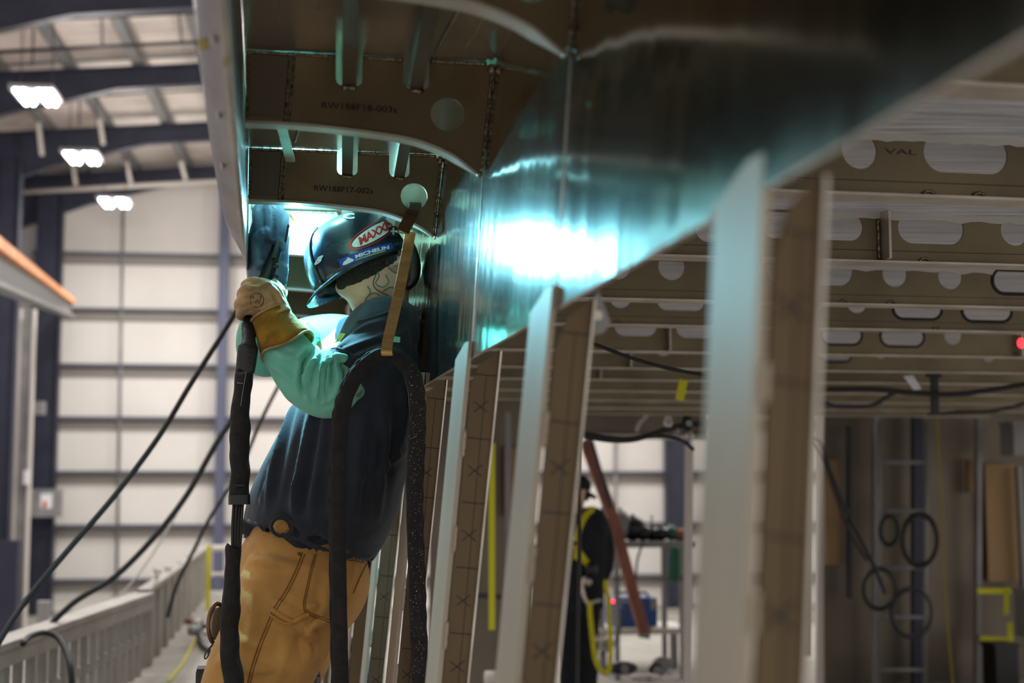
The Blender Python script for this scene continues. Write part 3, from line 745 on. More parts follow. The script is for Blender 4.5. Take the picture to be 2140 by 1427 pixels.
def rail(p, q, w, t, m, nm, root): bm = BM(); bar(bm, p, q, w, t); part(nm, bm, m, root)
root = thing('bulwark_rail', 'low aluminium bulwark with flat uprights running in at lower left', 'railing', HW(-2.3, 7.5, -1.2))
rail(r0, r1, .13, .03, M['railalu'], 'top_rail', root)
bm = BM(); s = (r1-r0).normalized().cross(Z)*.06
hexa(bm, [r0+s-Z*.085, r1+s-Z*.085, r1+s*.8-Z*.085, r0+s*.8-Z*.085, r0+s, r1+s, r1+s*.8, r0+s*.8]); part('rail_lip', bm, M['railalu'], root)
for i in range(17):
    t = (i+.3)/17; p = r0.lerp(r1, t)-Z*.03; c = hc(p); bm = BM(); dv = (r1-r0).normalized()
    w = .085; q = p.copy(); q.z = CAM.z-1.2
    d1 = dv*w/2; n_ = dv.cross(Z)*.012
    hexa(bm, [q-d1-n_, q+d1-n_, q+d1+n_, q-d1+n_, p-d1-n_, p+d1-n_, p+d1+n_, p-d1+n_]); part('upright', bm, M['railalu'], root)
m0 = r0-Z*.30; m1 = r1-Z*.26
rail(m0, m1, .02, .05, M['railalu'], 'mid_rail', root)
# far bulwark panels
root = thing('ribbed_bulwark', 'grey ribbed bulwark panel receding behind the railing', 'panel', HW(-2.5, 12, -1.2))
bm = BM(); N = 46; top_ = []; bot_ = []
for i in range(N+1):
    t = i/N; p = s0.lerp(s1, t); q = g0.lerp(g1, t); z = HT*(.03*(1 if (i//2) % 2 else -1))
    top_.append(bm.verts.new(p+z)); bot_.append(bm.verts.new(Vector((p.x, p.y, CAM.z-1.2))+z))
t2 = [bm.verts.new(v.co-HT*.02) for v in top_]; b2 = [bm.verts.new(v.co-HT*.02) for v in bot_]
for i in range(N):
    bm.faces.new((top_[i], top_[i+1], bot_[i+1], bot_[i])); bm.faces.new((t2[i], b2[i], b2[i+1], t2[i+1])); bm.faces.new((top_[i], t2[i], t2[i+1], top_[i+1]))
part('sheet', bm, M['railalu'], root); bm = BM(); bar(bm, s0, s1, .08, .03); part('cap', bm, M['railalu'], root)
root = thing('far_gate', 'pale rectangular guard rail at the end of the platform behind the torch cable', 'railing', HW(-2.4, 16, -1.2))
bm = BM(); tube(bm, [hp(428, 1146, 16), hp(700, 1140, 16)], .035, 8); part('top_rail', bm, M['pipe'], root)
bm = BM(); tube(bm, [hp(428, 1200, 16), hp(700, 1196, 16)], .02, 8); part('mid_rail', bm, M['pipe'], root)
for x in (430, 520, 610, 698): bm = BM(); p = hp(x, 1144, 16); tube(bm, [p, Vector((p.x, p.y, CAM.z-1.2))], .025, 6); part('post', bm, M['pipe'], root)
bm = BM(); a = hp(436, 1140, 13.5); b = hp(433, 1335, 13.5); bar(bm, a, b, .04, .01, HA); single('yellow_strap', bm, M['yellowweb'], 'narrow yellow strap hanging over the bulwark beside the torch cable', 'strap')
for k, (x, y, s) in enumerate(((322, 1205, 1), (345, 1196, .8), (372, 1186, .9), (390, 1170, .8), (404, 1156, .7))):
    bm = BM(); c = hp(x, y, 10+k); tube(bm, [c-Z*.05*s, c+HT*.02, c+Z*.05*s, c+HT*.05+Z*.03], .016, 8)
    single('rail_clamp', bm, M['pipe'], 'white clamp on the bulwark edge, '+('nearest', 'second', 'third', 'fourth', 'furthest')[k], 'clamp', 'white clamps on the bulwark edge', True)
bm = BM(); tube(bm, [hp(325, 1212, 9.6), hp(311, 1262, 9.6)], .014, 8); blob(bm, hp(309, 1266, 9.6), .035, .035, .03); single('clamp_lever', bm, M['pipe'], 'white lever with a knob hanging on the bulwark', 'lever', None, True)
# clutter on the platform
for k, (x, y, D, m, sz, lab) in enumerate(((395, 1298, 11.3, 'rust', .03, 'orange brown fitting'), (412, 1302, 11, 'pipe', .035, 'white hose fitting'), (424, 1312, 11, 'plastic', .04, 'dark hose coupling'), (404, 1318, 10.6, 'greysteel', .04, 'grey valve body'), (432, 1322, 10.8, 'pipe', .03, 'pale ring fitting'))):
    root = thing('hose_fitting', lab+' lying on the platform near the round guard', 'fitting', hp(x, y, D), 'fittings scattered on the platform')
    c = hp(x, y, D); bm = BM(); tube(bm, [c-HT*sz, c+HT*sz*.2, c+HT*sz], [sz*.7, sz, sz*.6], 10); part('body', bm, M[m], root, None, True)
    bm = BM(); disc(bm, c+HT*sz*1.1, HT, sz*1.1, sz*.4, 12); part('nut', bm, M['greysteel'], root)
bm = BM(); ctube(bm, [hh(415, 1330, -1.17), hh(428, 1350, -1.17), hh(450, 1362, -1.17), hh(480, 1352, -1.17), hh(520, 1360, -1.17)], .02, 6, 8); single('floor_hose', bm, M['rubber'], 'black hose curling on the platform behind the tan trousers', 'hose', None, True)
bm = BM(); ctube(bm, [hh(352, 1424, -1.19), hh(385, 1380, -1.19), hh(400, 1350, -1.19), hh(412, 1330, -1.19)], .008, 6, 6); single('yellow_line', bm, M['yellowweb'], 'thin yellow cord on the platform floor', 'cord', None, True)
# ---- slanting cables at left
def cable(name, pts, D, r, m, lab, cat='cable', grp=None, k=8):
    bm = BM(); P = [hp(x, y, D if not isinstance(D, (list, tuple)) else D[i]) for i, (x, y) in enumerate(pts)]
    ctube(bm, P, r, k, 9); return single(name, bm, m, lab, cat, grp, True)
cable('hanging_cable', [(500, 640), (470, 690), (400, 800), (330, 915), (240, 1035), (150, 1140), (70, 1235), (20, 1305), (-30, 1390)], [5.6, 5.6, 5.5, 5.4, 5.3, 5.2, 5.1, 5.0, 4.9], .0105, M['rubber'], 'thick grey black cable slanting from the glove down to the left edge', 'cable', 'slanting cables at left')
cable('hanging_cable', [(530, 760), (500, 850), (450, 930), (390, 1035), (320, 1125), (240, 1205), (160, 1255), (105, 1305), (60, 1350)], [7.2]*9, .0145, M['rubber'], 'second thick black cable sagging from behind the torch lead to the railing', 'cable', 'slanting cables at left')
cable('hanging_cable', [(585, 800), (545, 880), (500, 985), (440, 1080), (405, 1150), (370, 1220), (350, 1290)], [9]*7, .012, M['rubber'], 'thin dark cable further back, ending at the bulwark clamps', 'cable', 'slanting cables at left')
cable('hanging_wire', [(400, 1010), (360, 1090), (300, 1185), (240, 1250), (130, 1290)], [10]*5, .007, M['pipe'], 'fine pale wire between the black cables', 'wire')
cable('rail_loop_hose', [(48, 1345), (62, 1330), (90, 1322), (118, 1330), (138, 1360), (148, 1400), (150, 1450), (148, 1520)], [6.3, 6.4, 6.5, 6.5, 6.4, 6.3, 6.3, 6.3], .013, M['rubber'], 'black hose looped over the top of the near railing', 'hose')
# ================================================================== RIGHT BACKGROUND
BD = 11.4
bm = BM(); a = hx(1712, 860, BD); b = hx(2300, 1460, BD)
hbox(bm, a[0], 7.2, BD, BD+.05, -1.7, DT); single('bulkhead', bm, M['bulk'], 'grey brown bulkhead closing the deck space at far right', 'bulkhead')
bm = BM(); a = hx(900, 860, 9.6); b = hx(1113, 1427, 9.6); hbox(bm, a[0], b[0], 9.6, 9.64, -1.7, DT); single('bulkhead', bm, M['bulk'], 'grey brown bulkhead seen between the second and third posts', 'bulkhead')
for (x0, x1, y0, y1, D, m, lab) in ((1055, 1100, 935, 1080, 9.5, 'bulk2', 'tan patch of plate between the second and third posts'), (1722, 1760, 960, 1180, 11.3, 'bulk2', 'tan reflective plate left on the far bulkhead'), (2058, 2130, 970, 1215, 11.3, 'bulk2', 'tan reflective plate right on the far bulkhead'), (2020, 2036, 960, 1030, 11.3, 'bulk2', 'small tan plate beside the far right stiffener')):
    a = hx(x0, y0, D); b = hx(x1, y1, D); bm = BM(); hbox(bm, a[0], b[0], D, D+.03, b[1], a[1]); single('tan_plate', bm, M[m], lab, 'plate', 'tan plates on the bulkheads')
def vstrip(x, y0, y1, D, w, m, lab, nm='stiffener', cat='stiffener', x2=None, grp='upright stiffeners on the bulkhead', dep=.06):
    a = hp(x, y0, D); b = hp(x2 if x2 is not None else x, y1, D); bm = BM(); bar(bm, a, b, w*D/F, dep, HA); return single(nm, bm, m, lab, cat, grp)
vstrip(1712, 862, 1450, 11.2, 14, M['pipe'], 'bright pale upright at the left end of the far bulkhead', x2=1712)
vstrip(1829, 872, 1450, 11.2, 11, M['greysteel'], 'pale upright beside the ladder on the far bulkhead')
vstrip(2045, 868, 1450, 11.2, 12, M['greysteel'], 'pale upright left of the yellow taped corner', x2=2042)
vstrip(2128, 975, 1240, 11.2, 11, M['greysteel'], 'slanting pale upright near the right edge', x2=2140)
vstrip(1916, 868, 1450, 11.2, 22, M['navy'], 'dark blue grey upright in the middle of the far bulkhead')
vstrip(1775, 890, 1250, 11.25, 8, M['darkpipe'], 'dark upright pipe left of the ladder')
vstrip(1680, 915, 1370, 10.8, 20, M['darkpipe'], 'dark upright standing in the bright gap right of the nearest post')
vstrip(1062, 862, 1440, 8.8, 10, M['greysteel'], 'pale upright pipe between the second and third posts', dep=.03)
vstrip(1028, 926, 1316, 8.4, 13, M['yellow'], 'long strip of yellow tape between the second and third posts', 'yellow_tape', 'tape', grp=None, dep=.002)
bm = BM(); a = hp(985, 1243, 8.6); b = hp(1048, 1247, 8.6); bar(bm, a, b, .03, .03, Z); single('crossbar', bm, M['darkpipe'], 'dark crossbar behind the long yellow tape', 'bar')
bm = BM(); c = hp(1040, 1418, 8.0); tube(bm, [c-HT*.07, c+HT*.07], .045, 14); single('roll', bm, M['pipe'], 'pale cylinder at the bottom between the second and third posts', 'cylinder', None, True)
# ladder
root = thing('ladder', 'grey ladder standing against the far bulkhead with hoses hung on it', 'ladder', HW(hx(1880, 1000, 10.9)[0], 10.9, -1.7))
for x in (1838, 1936): bm = BM(); tube(bm, [hp(x, 880, 10.9), hp(x-4, 1470, 10.9)], .022, 8); part('rail', bm, M['greysteel'], root, None, True)
for y in (966, 1068, 1186, 1290, 1400): bm = BM(); tube(bm, [hp(1838, y, 10.9), hp(1934, y, 10.9)], .018, 8); part('rung', bm, M['greysteel'], root, None, True)
def coil(x, y, rx, ry, D, nn, m, lab, grp='coiled hoses by the ladder'):
    bm = BM(); P = []
    for i in range(nn*24+1):
        t = 2*math.pi*i/24; k = 1+.05*math.sin(t*.37+i*.01)
        P.append(hp(x+rx*k*math.sin(t), y-ry*k*math.cos(t), D-.002*(i/24)*6))
    tube(bm, P, .014, 7); single('hose_coil', bm, M[m], lab, 'hose', grp, True)
coil(1922, 1128, 36, 54, 10.7, 4, 'rubber', 'large black hose coil hung on the ladder')
coil(1858, 1108, 18, 30, 10.75, 2, 'rubber', 'small black hose coil left on the ladder')
coil(1838, 1230, 34, 42, 10.6, 3, 'rubber', 'lower black hose coil at the foot of the slanting hose')
coil(1905, 1280, 42, 50, 10.6, 2, 'darkpipe', 'lowest dark coil partly in shadow')
cable('slanting_hose', [(1640, 912), (1680, 914), (1712, 925), (1735, 985), (1765, 1060), (1800, 1130), (1830, 1190), (1850, 1240)], [9.5]*8, .016, M['rubber'], 'thick black hose bending down from the nearest post to the coils', 'hose')
cable('slanting_hose', [(1690, 920), (1720, 960), (1745, 1030), (1775, 1110), (1812, 1170)], [9.8]*5, .012, M['rubber'], 'second thinner hose beside the slanting thick one', 'hose')
cable('yellow_hose', [(1958, 862), (1962, 950), (1968, 1060), (1972, 1180), (1980, 1300), (1992, 1440)], [10.5]*6, .007, M['oldyellow'], 'thin yellow hose hanging down the far bulkhead', 'hose')
cable('deck_cable', [(1655, 824), (1720, 815), (1820, 813), (1900, 820), (1990, 824), (2070, 815), (2160, 800)], [6.2]*7, .013, M['rubber'], 'black cable sagging under the deck frames at right', 'cable', 'cables slung under the deck')
cable('deck_cable', [(1220, 712), (1250, 722), (1320, 748), (1390, 768), (1440, 778), (1500, 788)], [3.9]*6, .0055, M['rubber'], 'thin black cable slanting from the second post to the nearest post', 'cable', 'cables slung under the deck')
cable('deck_cable', [(1212, 905), (1260, 914), (1310, 918), (1350, 912), (1390, 898), (1430, 888), (1470, 886)], [6.0]*7, .012, M['rubber'], 'black cable bundle slung above the bright gap, upper one', 'cable', 'cables slung under the deck')
cable('deck_cable', [(1212, 911), (1270, 921), (1320, 921), (1370, 911), (1420, 918), (1450, 940)], [6.1]*6, .008, M['rubber'], 'black cable slung above the bright gap, lower thinner one', 'cable', 'cables slung under the deck')
cable('deck_cable', [(1700, 838), (1760, 850), (1820, 848), (1850, 832), (1870, 820)], [6.6]*5, .012, M['darkpipe'], 'grey cable drooping below the last deck frames', 'cable', 'cables slung under the deck')
cable('deck_cable', [(1940, 865), (2000, 862), (2080, 858), (2160, 838)], [8]*4, .011, M['rubber'], 'dark cable along the top of the far bulkhead', 'cable', 'cables slung under the deck')
cable('hanging_rope', [(1212, 905), (1210, 1000), (1211, 1150), (1208, 1300), (1206, 1470)], [5.5]*5, .008, M['rubber'], 'thin black line hanging straight down in front of the worker with the cap', 'rope')
def clamp(x, y0, y1, D, w, tip, lab):
    root = thing('bar_clamp', lab, 'clamp', hp(x, y1, D), 'black bar clamps under the deck')
    bm = BM(); bar(bm, hp(x, y0+14, D), hp(x+2, y1, D), w*D/F, .02, HA); part('bar', bm, M['plastic'], root)
    bm = BM(); bar(bm, hp(x-w*.9, y0+18, D-.02), hp(x+w*.8, y0+18, D-.02), .03, .03, Z); part('jaw', bm, M['plastic'], root)
    if tip: bm = BM(); c = hp(x, y0+6, D-.02); tube(bm, [c-Z*.008, c+Z*.012], .014, 10); part('tip', bm, M['orange'], root, 'orange tip')
clamp(1952, 764, 866, 6.3, 16, True, 'black bar clamp with an orange tip hanging from the deck frames')
clamp(1686, 822, 890, 6.0, 18, False, 'short black clamp just right of the nearest post')
bm = BM(); V, P = flat([[(0, 0), (.028, .004), (.052, -.042), (.030, -.048)]], .002); cx, ch = hx(1888, 786, 6.2); addVP(bm, V, P, lambda v: HW(cx+v.x*1.7, 6.2+v.z, ch+v.y*1.4)); single('pale_rag', bm, M['film'], 'pale rag beside the orange tipped clamp', 'rag')
bm = BM(); c = hp(2134, 717, 4.6); blob(bm, c, .014, .01, .018); single('red_light', bm, M['redled'], 'small glowing red light at the right edge under the deck', 'light', None, True)
bm = BM(); bar(bm, hp(1429, 794, 6.4)+Z*0, hp(1420, 836, 6.4), 19*6.4/F, .002, HA); single('yellow_tape', bm, M['yellow'], 'short piece of bright yellow tape hanging under the deck left of the nearest post', 'tape')
for (p, q, w, lab) in (((2042, 1235), (2114, 1235), 12, 'upper horizontal yellow tape at lower right'), ((2103, 1236), (2103, 1284), 12, 'right vertical yellow tape below the upper one'), ((2048, 1334), (2110, 1338), 12, 'lower horizontal yellow tape at lower right'), ((2110, 1300), (2112, 1340), 13, 'lower vertical yellow tape at lower right')):
    bm = BM(); bar(bm, hp(p[0], p[1], 11.1), hp(q[0], q[1], 11.1), w*11.1/F, .004, HA if p[0] == q[0] or abs(p[0]-q[0]) < 5 else HA); single('yellow_tape', bm, M['yellow'], lab, 'tape', 'yellow taped corner on the bulkhead')
for (x0, y0, x1, y1, D, m, nm, lab, cat) in ((2102, 884, 2150, 952, 10.9, 'greysteel', 'grey_box', 'pale grey box hung at the top right of the far bulkhead', 'box'), (2132, 1232, 2160, 1330, 10.9, 'greysteel', 'grey_box', 'pale box at the right edge beside the yellow tape', 'box'),
                              (2065, 1345, 2115, 1450, 10.8, 'plastic', 'black_bin', 'black bin below the yellow tape', 'bin')):
    a = hx(x0, y0, D); b = hx(x1, y1, D); root = thing(nm, lab, cat, HW((a[0]+b[0])/2, D, b[1]))
    bm = BM(); hbox(bm, a[0], b[0], D-.12, D+.1, b[1], a[1]); part('body', bm, M[m], root)
    bm = BM(); hbox(bm, a[0]-.01, b[0]+.01, D-.13, D+.11, a[1]-.02, a[1]+.01); part('lid', bm, M[m], root)
# hull bottom panel above the bright gap
bm = BM(); a = hx(1190, 866, 10.9); b = hx(1480, 912, 10.9); hbox(bm, a[0], b[0], 10.9, 11.0, b[1], DT); single('cross_beam', bm, M['bulk'], 'dark transverse beam closing the deck above the bright gap', 'beam')
horiz_ = BM(); tube(horiz_, [hp(1190, 910, 10.8), hp(1480, 914, 10.8)], .022, 8); single('beam_pipe', horiz_, M['pipe'], 'pale pipe along the lower edge of the dark transverse beam', 'pipe', None, True)
cable('pale_hose', [(1330, 902), (1336, 885), (1352, 868)], [10.7]*3, .014, M['pipe'], 'short pale curved hose on the dark transverse beam', 'hose')
for (x, y, rr, m, lab) in ((1396, 882, 11, 'pipe', 'bright white lamp head by the cable bundle'), (1415, 902, 8, 'greysteel', 'grey valve by the cable bundle'), (1440, 908, 10, 'bright', 'shiny regulator under the cable bundle'), (1436, 885, 14, 'plastic', 'black connector block on the cable bundle')):
    root = thing('fitting', lab, 'fitting', hp(x, y, 6), 'fittings on the cable bundle'); c = hp(x, y, 6); r_ = rr*6/F
    bm = BM(); tube(bm, [c-Z*r_, c-Z*r_*.2, c+Z*r_*1.2], [r_*.7, r_, r_*.6], 12); part('body', bm, M[m], root, None, True)
    bm = BM(); disc(bm, c-HA*r_*.9, HA, r_*.5, r_*.4, 12); part('cap', bm, M['greysteel'], root)
vs = BM(); bar(vs, hp(1440, 930, 9), hp(1436, 1460, 9), .045, .05, HA); single('pale_post', vs, M['pipe'], 'pale slim upright tight against the left side of the nearest post', 'post')
# ---- work platform with table, case, tube
PL = -1.7
root = thing('work_platform', 'work platform under the worker with the cap', 'platform', HW(3.5, 12, FL))
bm = BM(); hbox(bm, .9, 6.6, 8.6, 16, PL-.06, PL-.003); part('deck', bm, M['deckplate'], root)
for k, (x, d) in enumerate(((1.0, 9), (6.3, 9), (1.0, 15.6), (6.3, 15.6))):
    bm = BM(); hbox(bm, x-.06, x+.06, d-.06, d+.06, FL, PL-.06); part('leg', bm, M['greysteel'], root)
TD = 12.2
a = hx(1262, 1128, TD); b = hx(1434, 1140, TD)
root = thing('work_table', 'grey work table crowded with dark tools right of the worker', 'table', HW((a[0]+b[0])/2, TD, PL))
bm = BM(); hbox(bm, a[0], b[0], TD-.3, TD+.35, b[1], b[1]+.05); part('top', bm, M['greysteel'], root)
for x in (a[0]+.05, b[0]-.12):
    for d in (-.25, .3): bm = BM(); hbox(bm, x-.02, x+.02, TD+d-.02, TD+d+.02, PL, b[1]); part('leg', bm, M['greysteel'], root)
c_ = hx(1300, 1206, TD); bm = BM(); hbox(bm, a[0], b[0], TD-.27, TD-.23, c_[1]-.02, c_[1]+.02); part('rail', bm, M['greysteel'], root)
tt = b[1]+.05
def xat(x): return hx(x, 1120, TD)[0]
items = [(1290, .07, .10, 'greysteel', 'round grey grinder', 'grinder'), (1316, .08, .08, 'plastic', 'black tool bag', 'tool bag'), (1338, .06, .05, 'plastic', 'low black tool', 'tool'), (1372, .07, .045, 'plastic', 'flat dark tool', 'tool'), (1396, .04, .05, 'green', 'small green container', 'container'), (1412, .06, .04, 'rust', 'brown block', 'block'), (1424, .05, .03, 'plastic', 'dark scrap', 'scrap')]
for k, (x, w, h, m, lab, cat) in enumerate(items):
    p = HW(xat(x), TD-.1, tt); root = thing('table_tool', lab+' on the work table', cat, p, 'tools on the work table')
    bm = BM(); w *= 1.25; h *= 1.9; blob(bm, p+Z*h*.7, w*1.2, .09, h*.72, None, 12); part('body', bm, M[m], root, None, True)
    bm = BM(); tube(bm, [p+Z*h-HT*w*.6, p+Z*h*1.5, p+Z*h+HT*w*.7], .012, 6); part('handle', bm, M['plastic'], root)
p = HW(xat(1356), TD-.1, tt); root = thing('spray_bottle', 'dark bottle with a thin nozzle standing on the work table', 'bottle', p)
bm = BM(); tube(bm, [p, p+Z*.07, p+Z*.10, p+Z*.13], [.03, .03, .018, .012], 10); part('body', bm, M['plastic'], root, None, True); bm = BM(); tube(bm, [p+Z*.13, p+Z*.22], .007, 6); part('nozzle', bm, M['plastic'], root)
bm = BM(); c = hp(1267, 1064, 11.2); blob(bm, c, .045, .04, .05); blob(bm, c+HT*.04-Z*.03, .03, .03, .03); single('blue_bundle', bm, M['blue'], 'blue bundle tied round the leaning tube', 'cloth', None, True)
root = thing('green_sack', 'dark green sack hanging under the right end of the work table', 'sack', hp(1410, 1210, TD-.35))
bm = BM(); sloft(bm, [(1410, 1142, TD-.35, 10, .04), (1410, 1160, TD-.35, 13, .06), (1409, 1210, TD-.35, 13, .06), (1409, 1213, TD-.35, 3, .02)], 3, 14); part('body', bm, M['green'], root, None, True)
# blue welder case
CD = 12.6; a = hx(1281, 1250, CD); b = hx(1374, 1309, CD)
sh = hx(1300, 1316, CD)[1]
root = thing('welding_case', 'blue welding machine case with a pale swoosh on the shelf behind the worker', 'case', HW((a[0]+b[0])/2, CD, b[1]))
V, P = flat([slot(a[0], b[0], b[1], a[1], .02, 4)], .3); bm = BM(); addVP(bm, V, P, lambda v: HW(v.x, CD+.15+v.z, v.y)); part('body', bm, M['blue'], root)
bm = BM(); tube(bm, [HW(a[0]+.05, CD+.1, a[1]), HW(a[0]+.08, CD+.1, a[1]+.04), HW(b[0]-.08, CD+.1, a[1]+.04), HW(b[0]-.05, CD+.1, a[1])], .012, 8); part('handle', bm, M['plastic'], root)
bm = BM(); q = hx(1302, 1262, CD); tube(bm, [HW(q[0]+.05*math.cos(t), CD-.006, q[1]+.022*math.sin(t)) for t in [i*.35 for i in range(14)]], .005, 6); part('swoosh_mark', bm, M['s_white'], root, 'pale looped mark')
bm = BM(); q = hx(1279, 1256, CD); blob(bm, HW(q[0]+.01, CD-.01, q[1]), .016, .012, .016); part('indicator', bm, M['redled'], root, 'red indicator light')
q = hx(1366, 1262, CD); bm = BM(); hbox(bm, q[0]-.03, q[0]+.02, CD-.006, CD-.001, q[1]-.05, q[1]+.05); part('panel', bm, M['greysteel'], root)
root = thing('bench', 'low pale bench carrying the blue welding case', 'bench', HW(a[0]+.3, CD, PL))
x0 = hx(1238, 1316, CD)[0]; x1 = hx(1432, 1316, CD)[0]; bm = BM(); hbox(bm, x0, x1, CD-.18, CD+.4, b[1]-.05, b[1]); part('top', bm, M['pipe'], root)
for x in (x0+.1, x1-.1): bm = BM(); hbox(bm, x-.03, x+.03, CD+.0, CD+.06, PL, b[1]-.05); part('leg', bm, M['greysteel'], root)
root = thing('leaning_tube', 'reddish brown square tube leaning diagonally behind the worker', 'tube', hp(1345, 1320, 11.0))
bm = BM(); bar(bm, hp(1222, 920, 11.0), hp(1278, 1075, 11.05), .085, .07, HA); bar(bm, hp(1278, 1075, 11.05), hp(1346, 1322, 11.1), .085, .07, HA); part('tube', bm, M['rust'], root)
bm = BM(); bar(bm, hp(1336, 1318, 11.1), hp(1358, 1322, 11.1), .05, .1, Z); part('foot', bm, M['greysteel'], root)
cable('black_strut', [(1236, 920), (1262, 1010), (1276, 1062)], [10.8]*3, .016, M['darkpipe'], 'thin dark strut beside the leaning reddish tube', 'strut')
cable('drooping_cable', [(1345, 1130), (1332, 1170), (1326, 1220), (1300, 1300), (1285, 1345), (1255, 1368)], [11.7]*6, .010, M['darkpipe'], 'grey cord drooping from the work table', 'cord')
# clutter low right of worker
for k, (x, y, D, m, w, h, lab) in enumerate(((1300, 1395, 10.4, 'darkpipe', .12, .05, 'dark coil of cord on the work platform'), (1372, 1400, 10.2, 'plastic', .06, .06, 'small black drum on the work platform'), (1385, 1385, 10.6, 'greysteel', .08, .05, 'grey tool on the work platform'), (1350, 1416, 10.0, 'pipe', .12, .03, 'pale sheet on the work platform'), (1262, 1345, 10.9, 'pipe', .09, .05, 'pale box behind the yellow lanyard'))):
    p = hp(x, y, D); root = thing('floor_item', lab, 'item', p, 'things lying on the work platform')
    bm = BM(); blob(bm, p, w, w*.7, h, None, 12); part('body', bm, M[m], root, None, True); bm = BM(); disc(bm, p-HA*w*.7, HA, h*.6, .01, 12); part('cap', bm, M['greysteel'], root)
# blue cloth (person's sleeve) behind the trousers
root = thing('jacket_sleeve', 'blue jacket sleeve of a person behind, neon yellow stripe, low between trousers and posts', 'jacket', hp(742, 1420, 4.6))
bm = BM(); sloft(bm, [(748, 1332, 4.6, 10, .05), (744, 1352, 4.6, 24, .08), (740, 1400, 4.6, 30, .09), (738, 1520, 4.6, 36, .1), (738, 1700, 4.6, 38, .1)], 4, 16, amp=.012); jk = part('cloth', bm, M['bluecloth'], root, None, True)
tr = bvh(jk); bm = BM(); surf_tube(bm, tr, [(722, 1378), (735, 1366), (750, 1352), (756, 1345)], .007, 6, .002); part('neon_stripe', bm, M['neon'], root, 'neon yellow stripe', True)
# ================================================================== THE WELDER
WD = 3.32
root = thing('person', 'person welding overhead in dark helmet, navy t-shirt, teal sleeves and tan trousers', 'person', hp(560, 2085, WD))
WROOT = root
# --- body (one continuous surface under the clothes)
bm = BM()
sloft(bm, [(800, 720, 3.34, 75, .09), (800, 688, 3.33, 60, .062), (795, 640, 3.31, 60, .062), (787, 595, 3.30, 74, .074), (776, 548, 3.30, 78, .074), (762, 512, 3.31, 60, .058), (752, 486, 3.31, 30, .03)], 4, 28)
sloft(bm, [(830, 582, 3.30, 42, .055), (775, 590, 3.30, 44, .052), (728, 596, 3.30, 32, .036), (702, 592, 3.30, 13, .018)], 4, 20)
sloft(bm, [(725, 560, 3.30, 30, .05), (690, 545, 3.30, 14, .014), (682, 552, 3.30, 6, .008)], 3, 12)     # nose inside the hood
sloft(bm, [(800, 690, 3.32, 60, .10), (797, 730, 3.30, 82, .17), (768, 800, 3.28, 88, .16), (735, 900, 3.28, 104, .15), (700, 1010, 3.30, 104, .135), (655, 1110, 3.34, 88, .12), (632, 1200, 3.36, 92, .125), (618, 1270, 3.36, 74, .12)], 4, 28)
sloft(bm, [(808, 728, 3.20, 50, .05), (745, 775, 3.12, 44, .046), (685, 815, 3.10, 44, .044), (620, 760, 3.12, 36, .036), (575, 690, 3.15, 27, .028), (550, 640, 3.17, 32, .03), (532, 615, 3.18, 26, .024)], 5, 20)
sloft(bm, [(790, 720, 3.50, 50, .05), (700, 715, 3.55, 44, .046), (590, 740, 3.50, 42, .042), (562, 690, 3.44, 36, .036), (562, 610, 3.36, 27, .03), (565, 550, 3.30, 34, .03), (566, 490, 3.27, 30, .025)], 5, 20)
for dd, cx in ((3.26, 0), (3.47, 14)):
    sloft(bm, [(626+cx, 1215, dd+.02, 74, .06), (588+cx, 1310, dd+.01, 74, .065), (535+cx, 1440, dd, 72, .066), (492+cx, 1580, dd, 62, .06), (505+cx, 1750, dd, 52, .055), (530+cx, 1960, dd, 40, .04), (528+cx, 2040, dd, 36, .04)], 4, 20)
    sloft(bm, [(560+cx, 2050, dd, 26, .04), (510+cx, 2060, dd, 34, .045), (450+cx, 2070, dd, 24, .04)], 3, 16)
body = part('body', bm, M['skin'], root); bake(body, .006, 5); keep_off_plate(body)
# ear
bm = BM(); c = hp(826, 545, 3.222); blob(bm, c, .021, .010, .013, None, 14); blob(bm, hp(818, 553, 3.214), .008, .006, .006, None, 10)
o = part('ear', bm, M['skin'], root); bake(o, .003, 3)
TB_ = bvh(body, o)
# beard / short hair patch under the helmet: thin shell on the head
bm = BM()
gx = [(690+5*i) for i in range(29)]
lo = lambda x: 612-(x-690)*.36 if x < 760 else 587-(x-760)*.60
rows = []
for x in gx:
    col = []
    for j in range(8):
        y = 520+(lo(x)-520+6*noise.noise(Vector((x*.09, 0, 0))))*j/7
        h = hit(TB_, x, y, .0035 if j < 7 else .0003); col.append(bm.verts.new(h) if h is not None else None)
    rows.append(col)
for a, b in zip(rows, rows[1:]):
    for j in range(7):
        q = (a[j], b[j], b[j+1], a[j+1])
        if all(v is not None for v in q): bm.faces.new(q)
part('short_hair', bm, M['beard'], root, 'close cropped dark hair and beard', True)
bm = BM()
for P in ([(778, 556), (792, 575), (785, 592), (800, 600), (812, 590), (806, 574)], [(762, 640), (766, 622), (782, 612), (796, 622), (790, 640), (776, 648), (770, 640)], [(800, 608), (818, 600), (830, 612), (822, 630)], [(812, 560), (826, 570), (838, 566), (846, 580)], [(768, 598), (774, 610), (768, 620)]):
    surf_tube(bm, TB_, P, .0017, 5, .0003, 5)
part('neck_tattoo', bm, M['tattoo'], root, 'green curling neck tattoo')
bm = BM(); surf_tube(bm, TB_, [(812, 551), (795, 556), (785, 575), (780, 592), (786, 604), (800, 612), (818, 620), (836, 628)], .0011, 6, .003, 6)
blob(bm, hp(811, 549, 3.205), .006, .005, .007, None, 8)
part('earphone_wire', bm, M['rubber'], root, 'thin black earphone with wire', True)
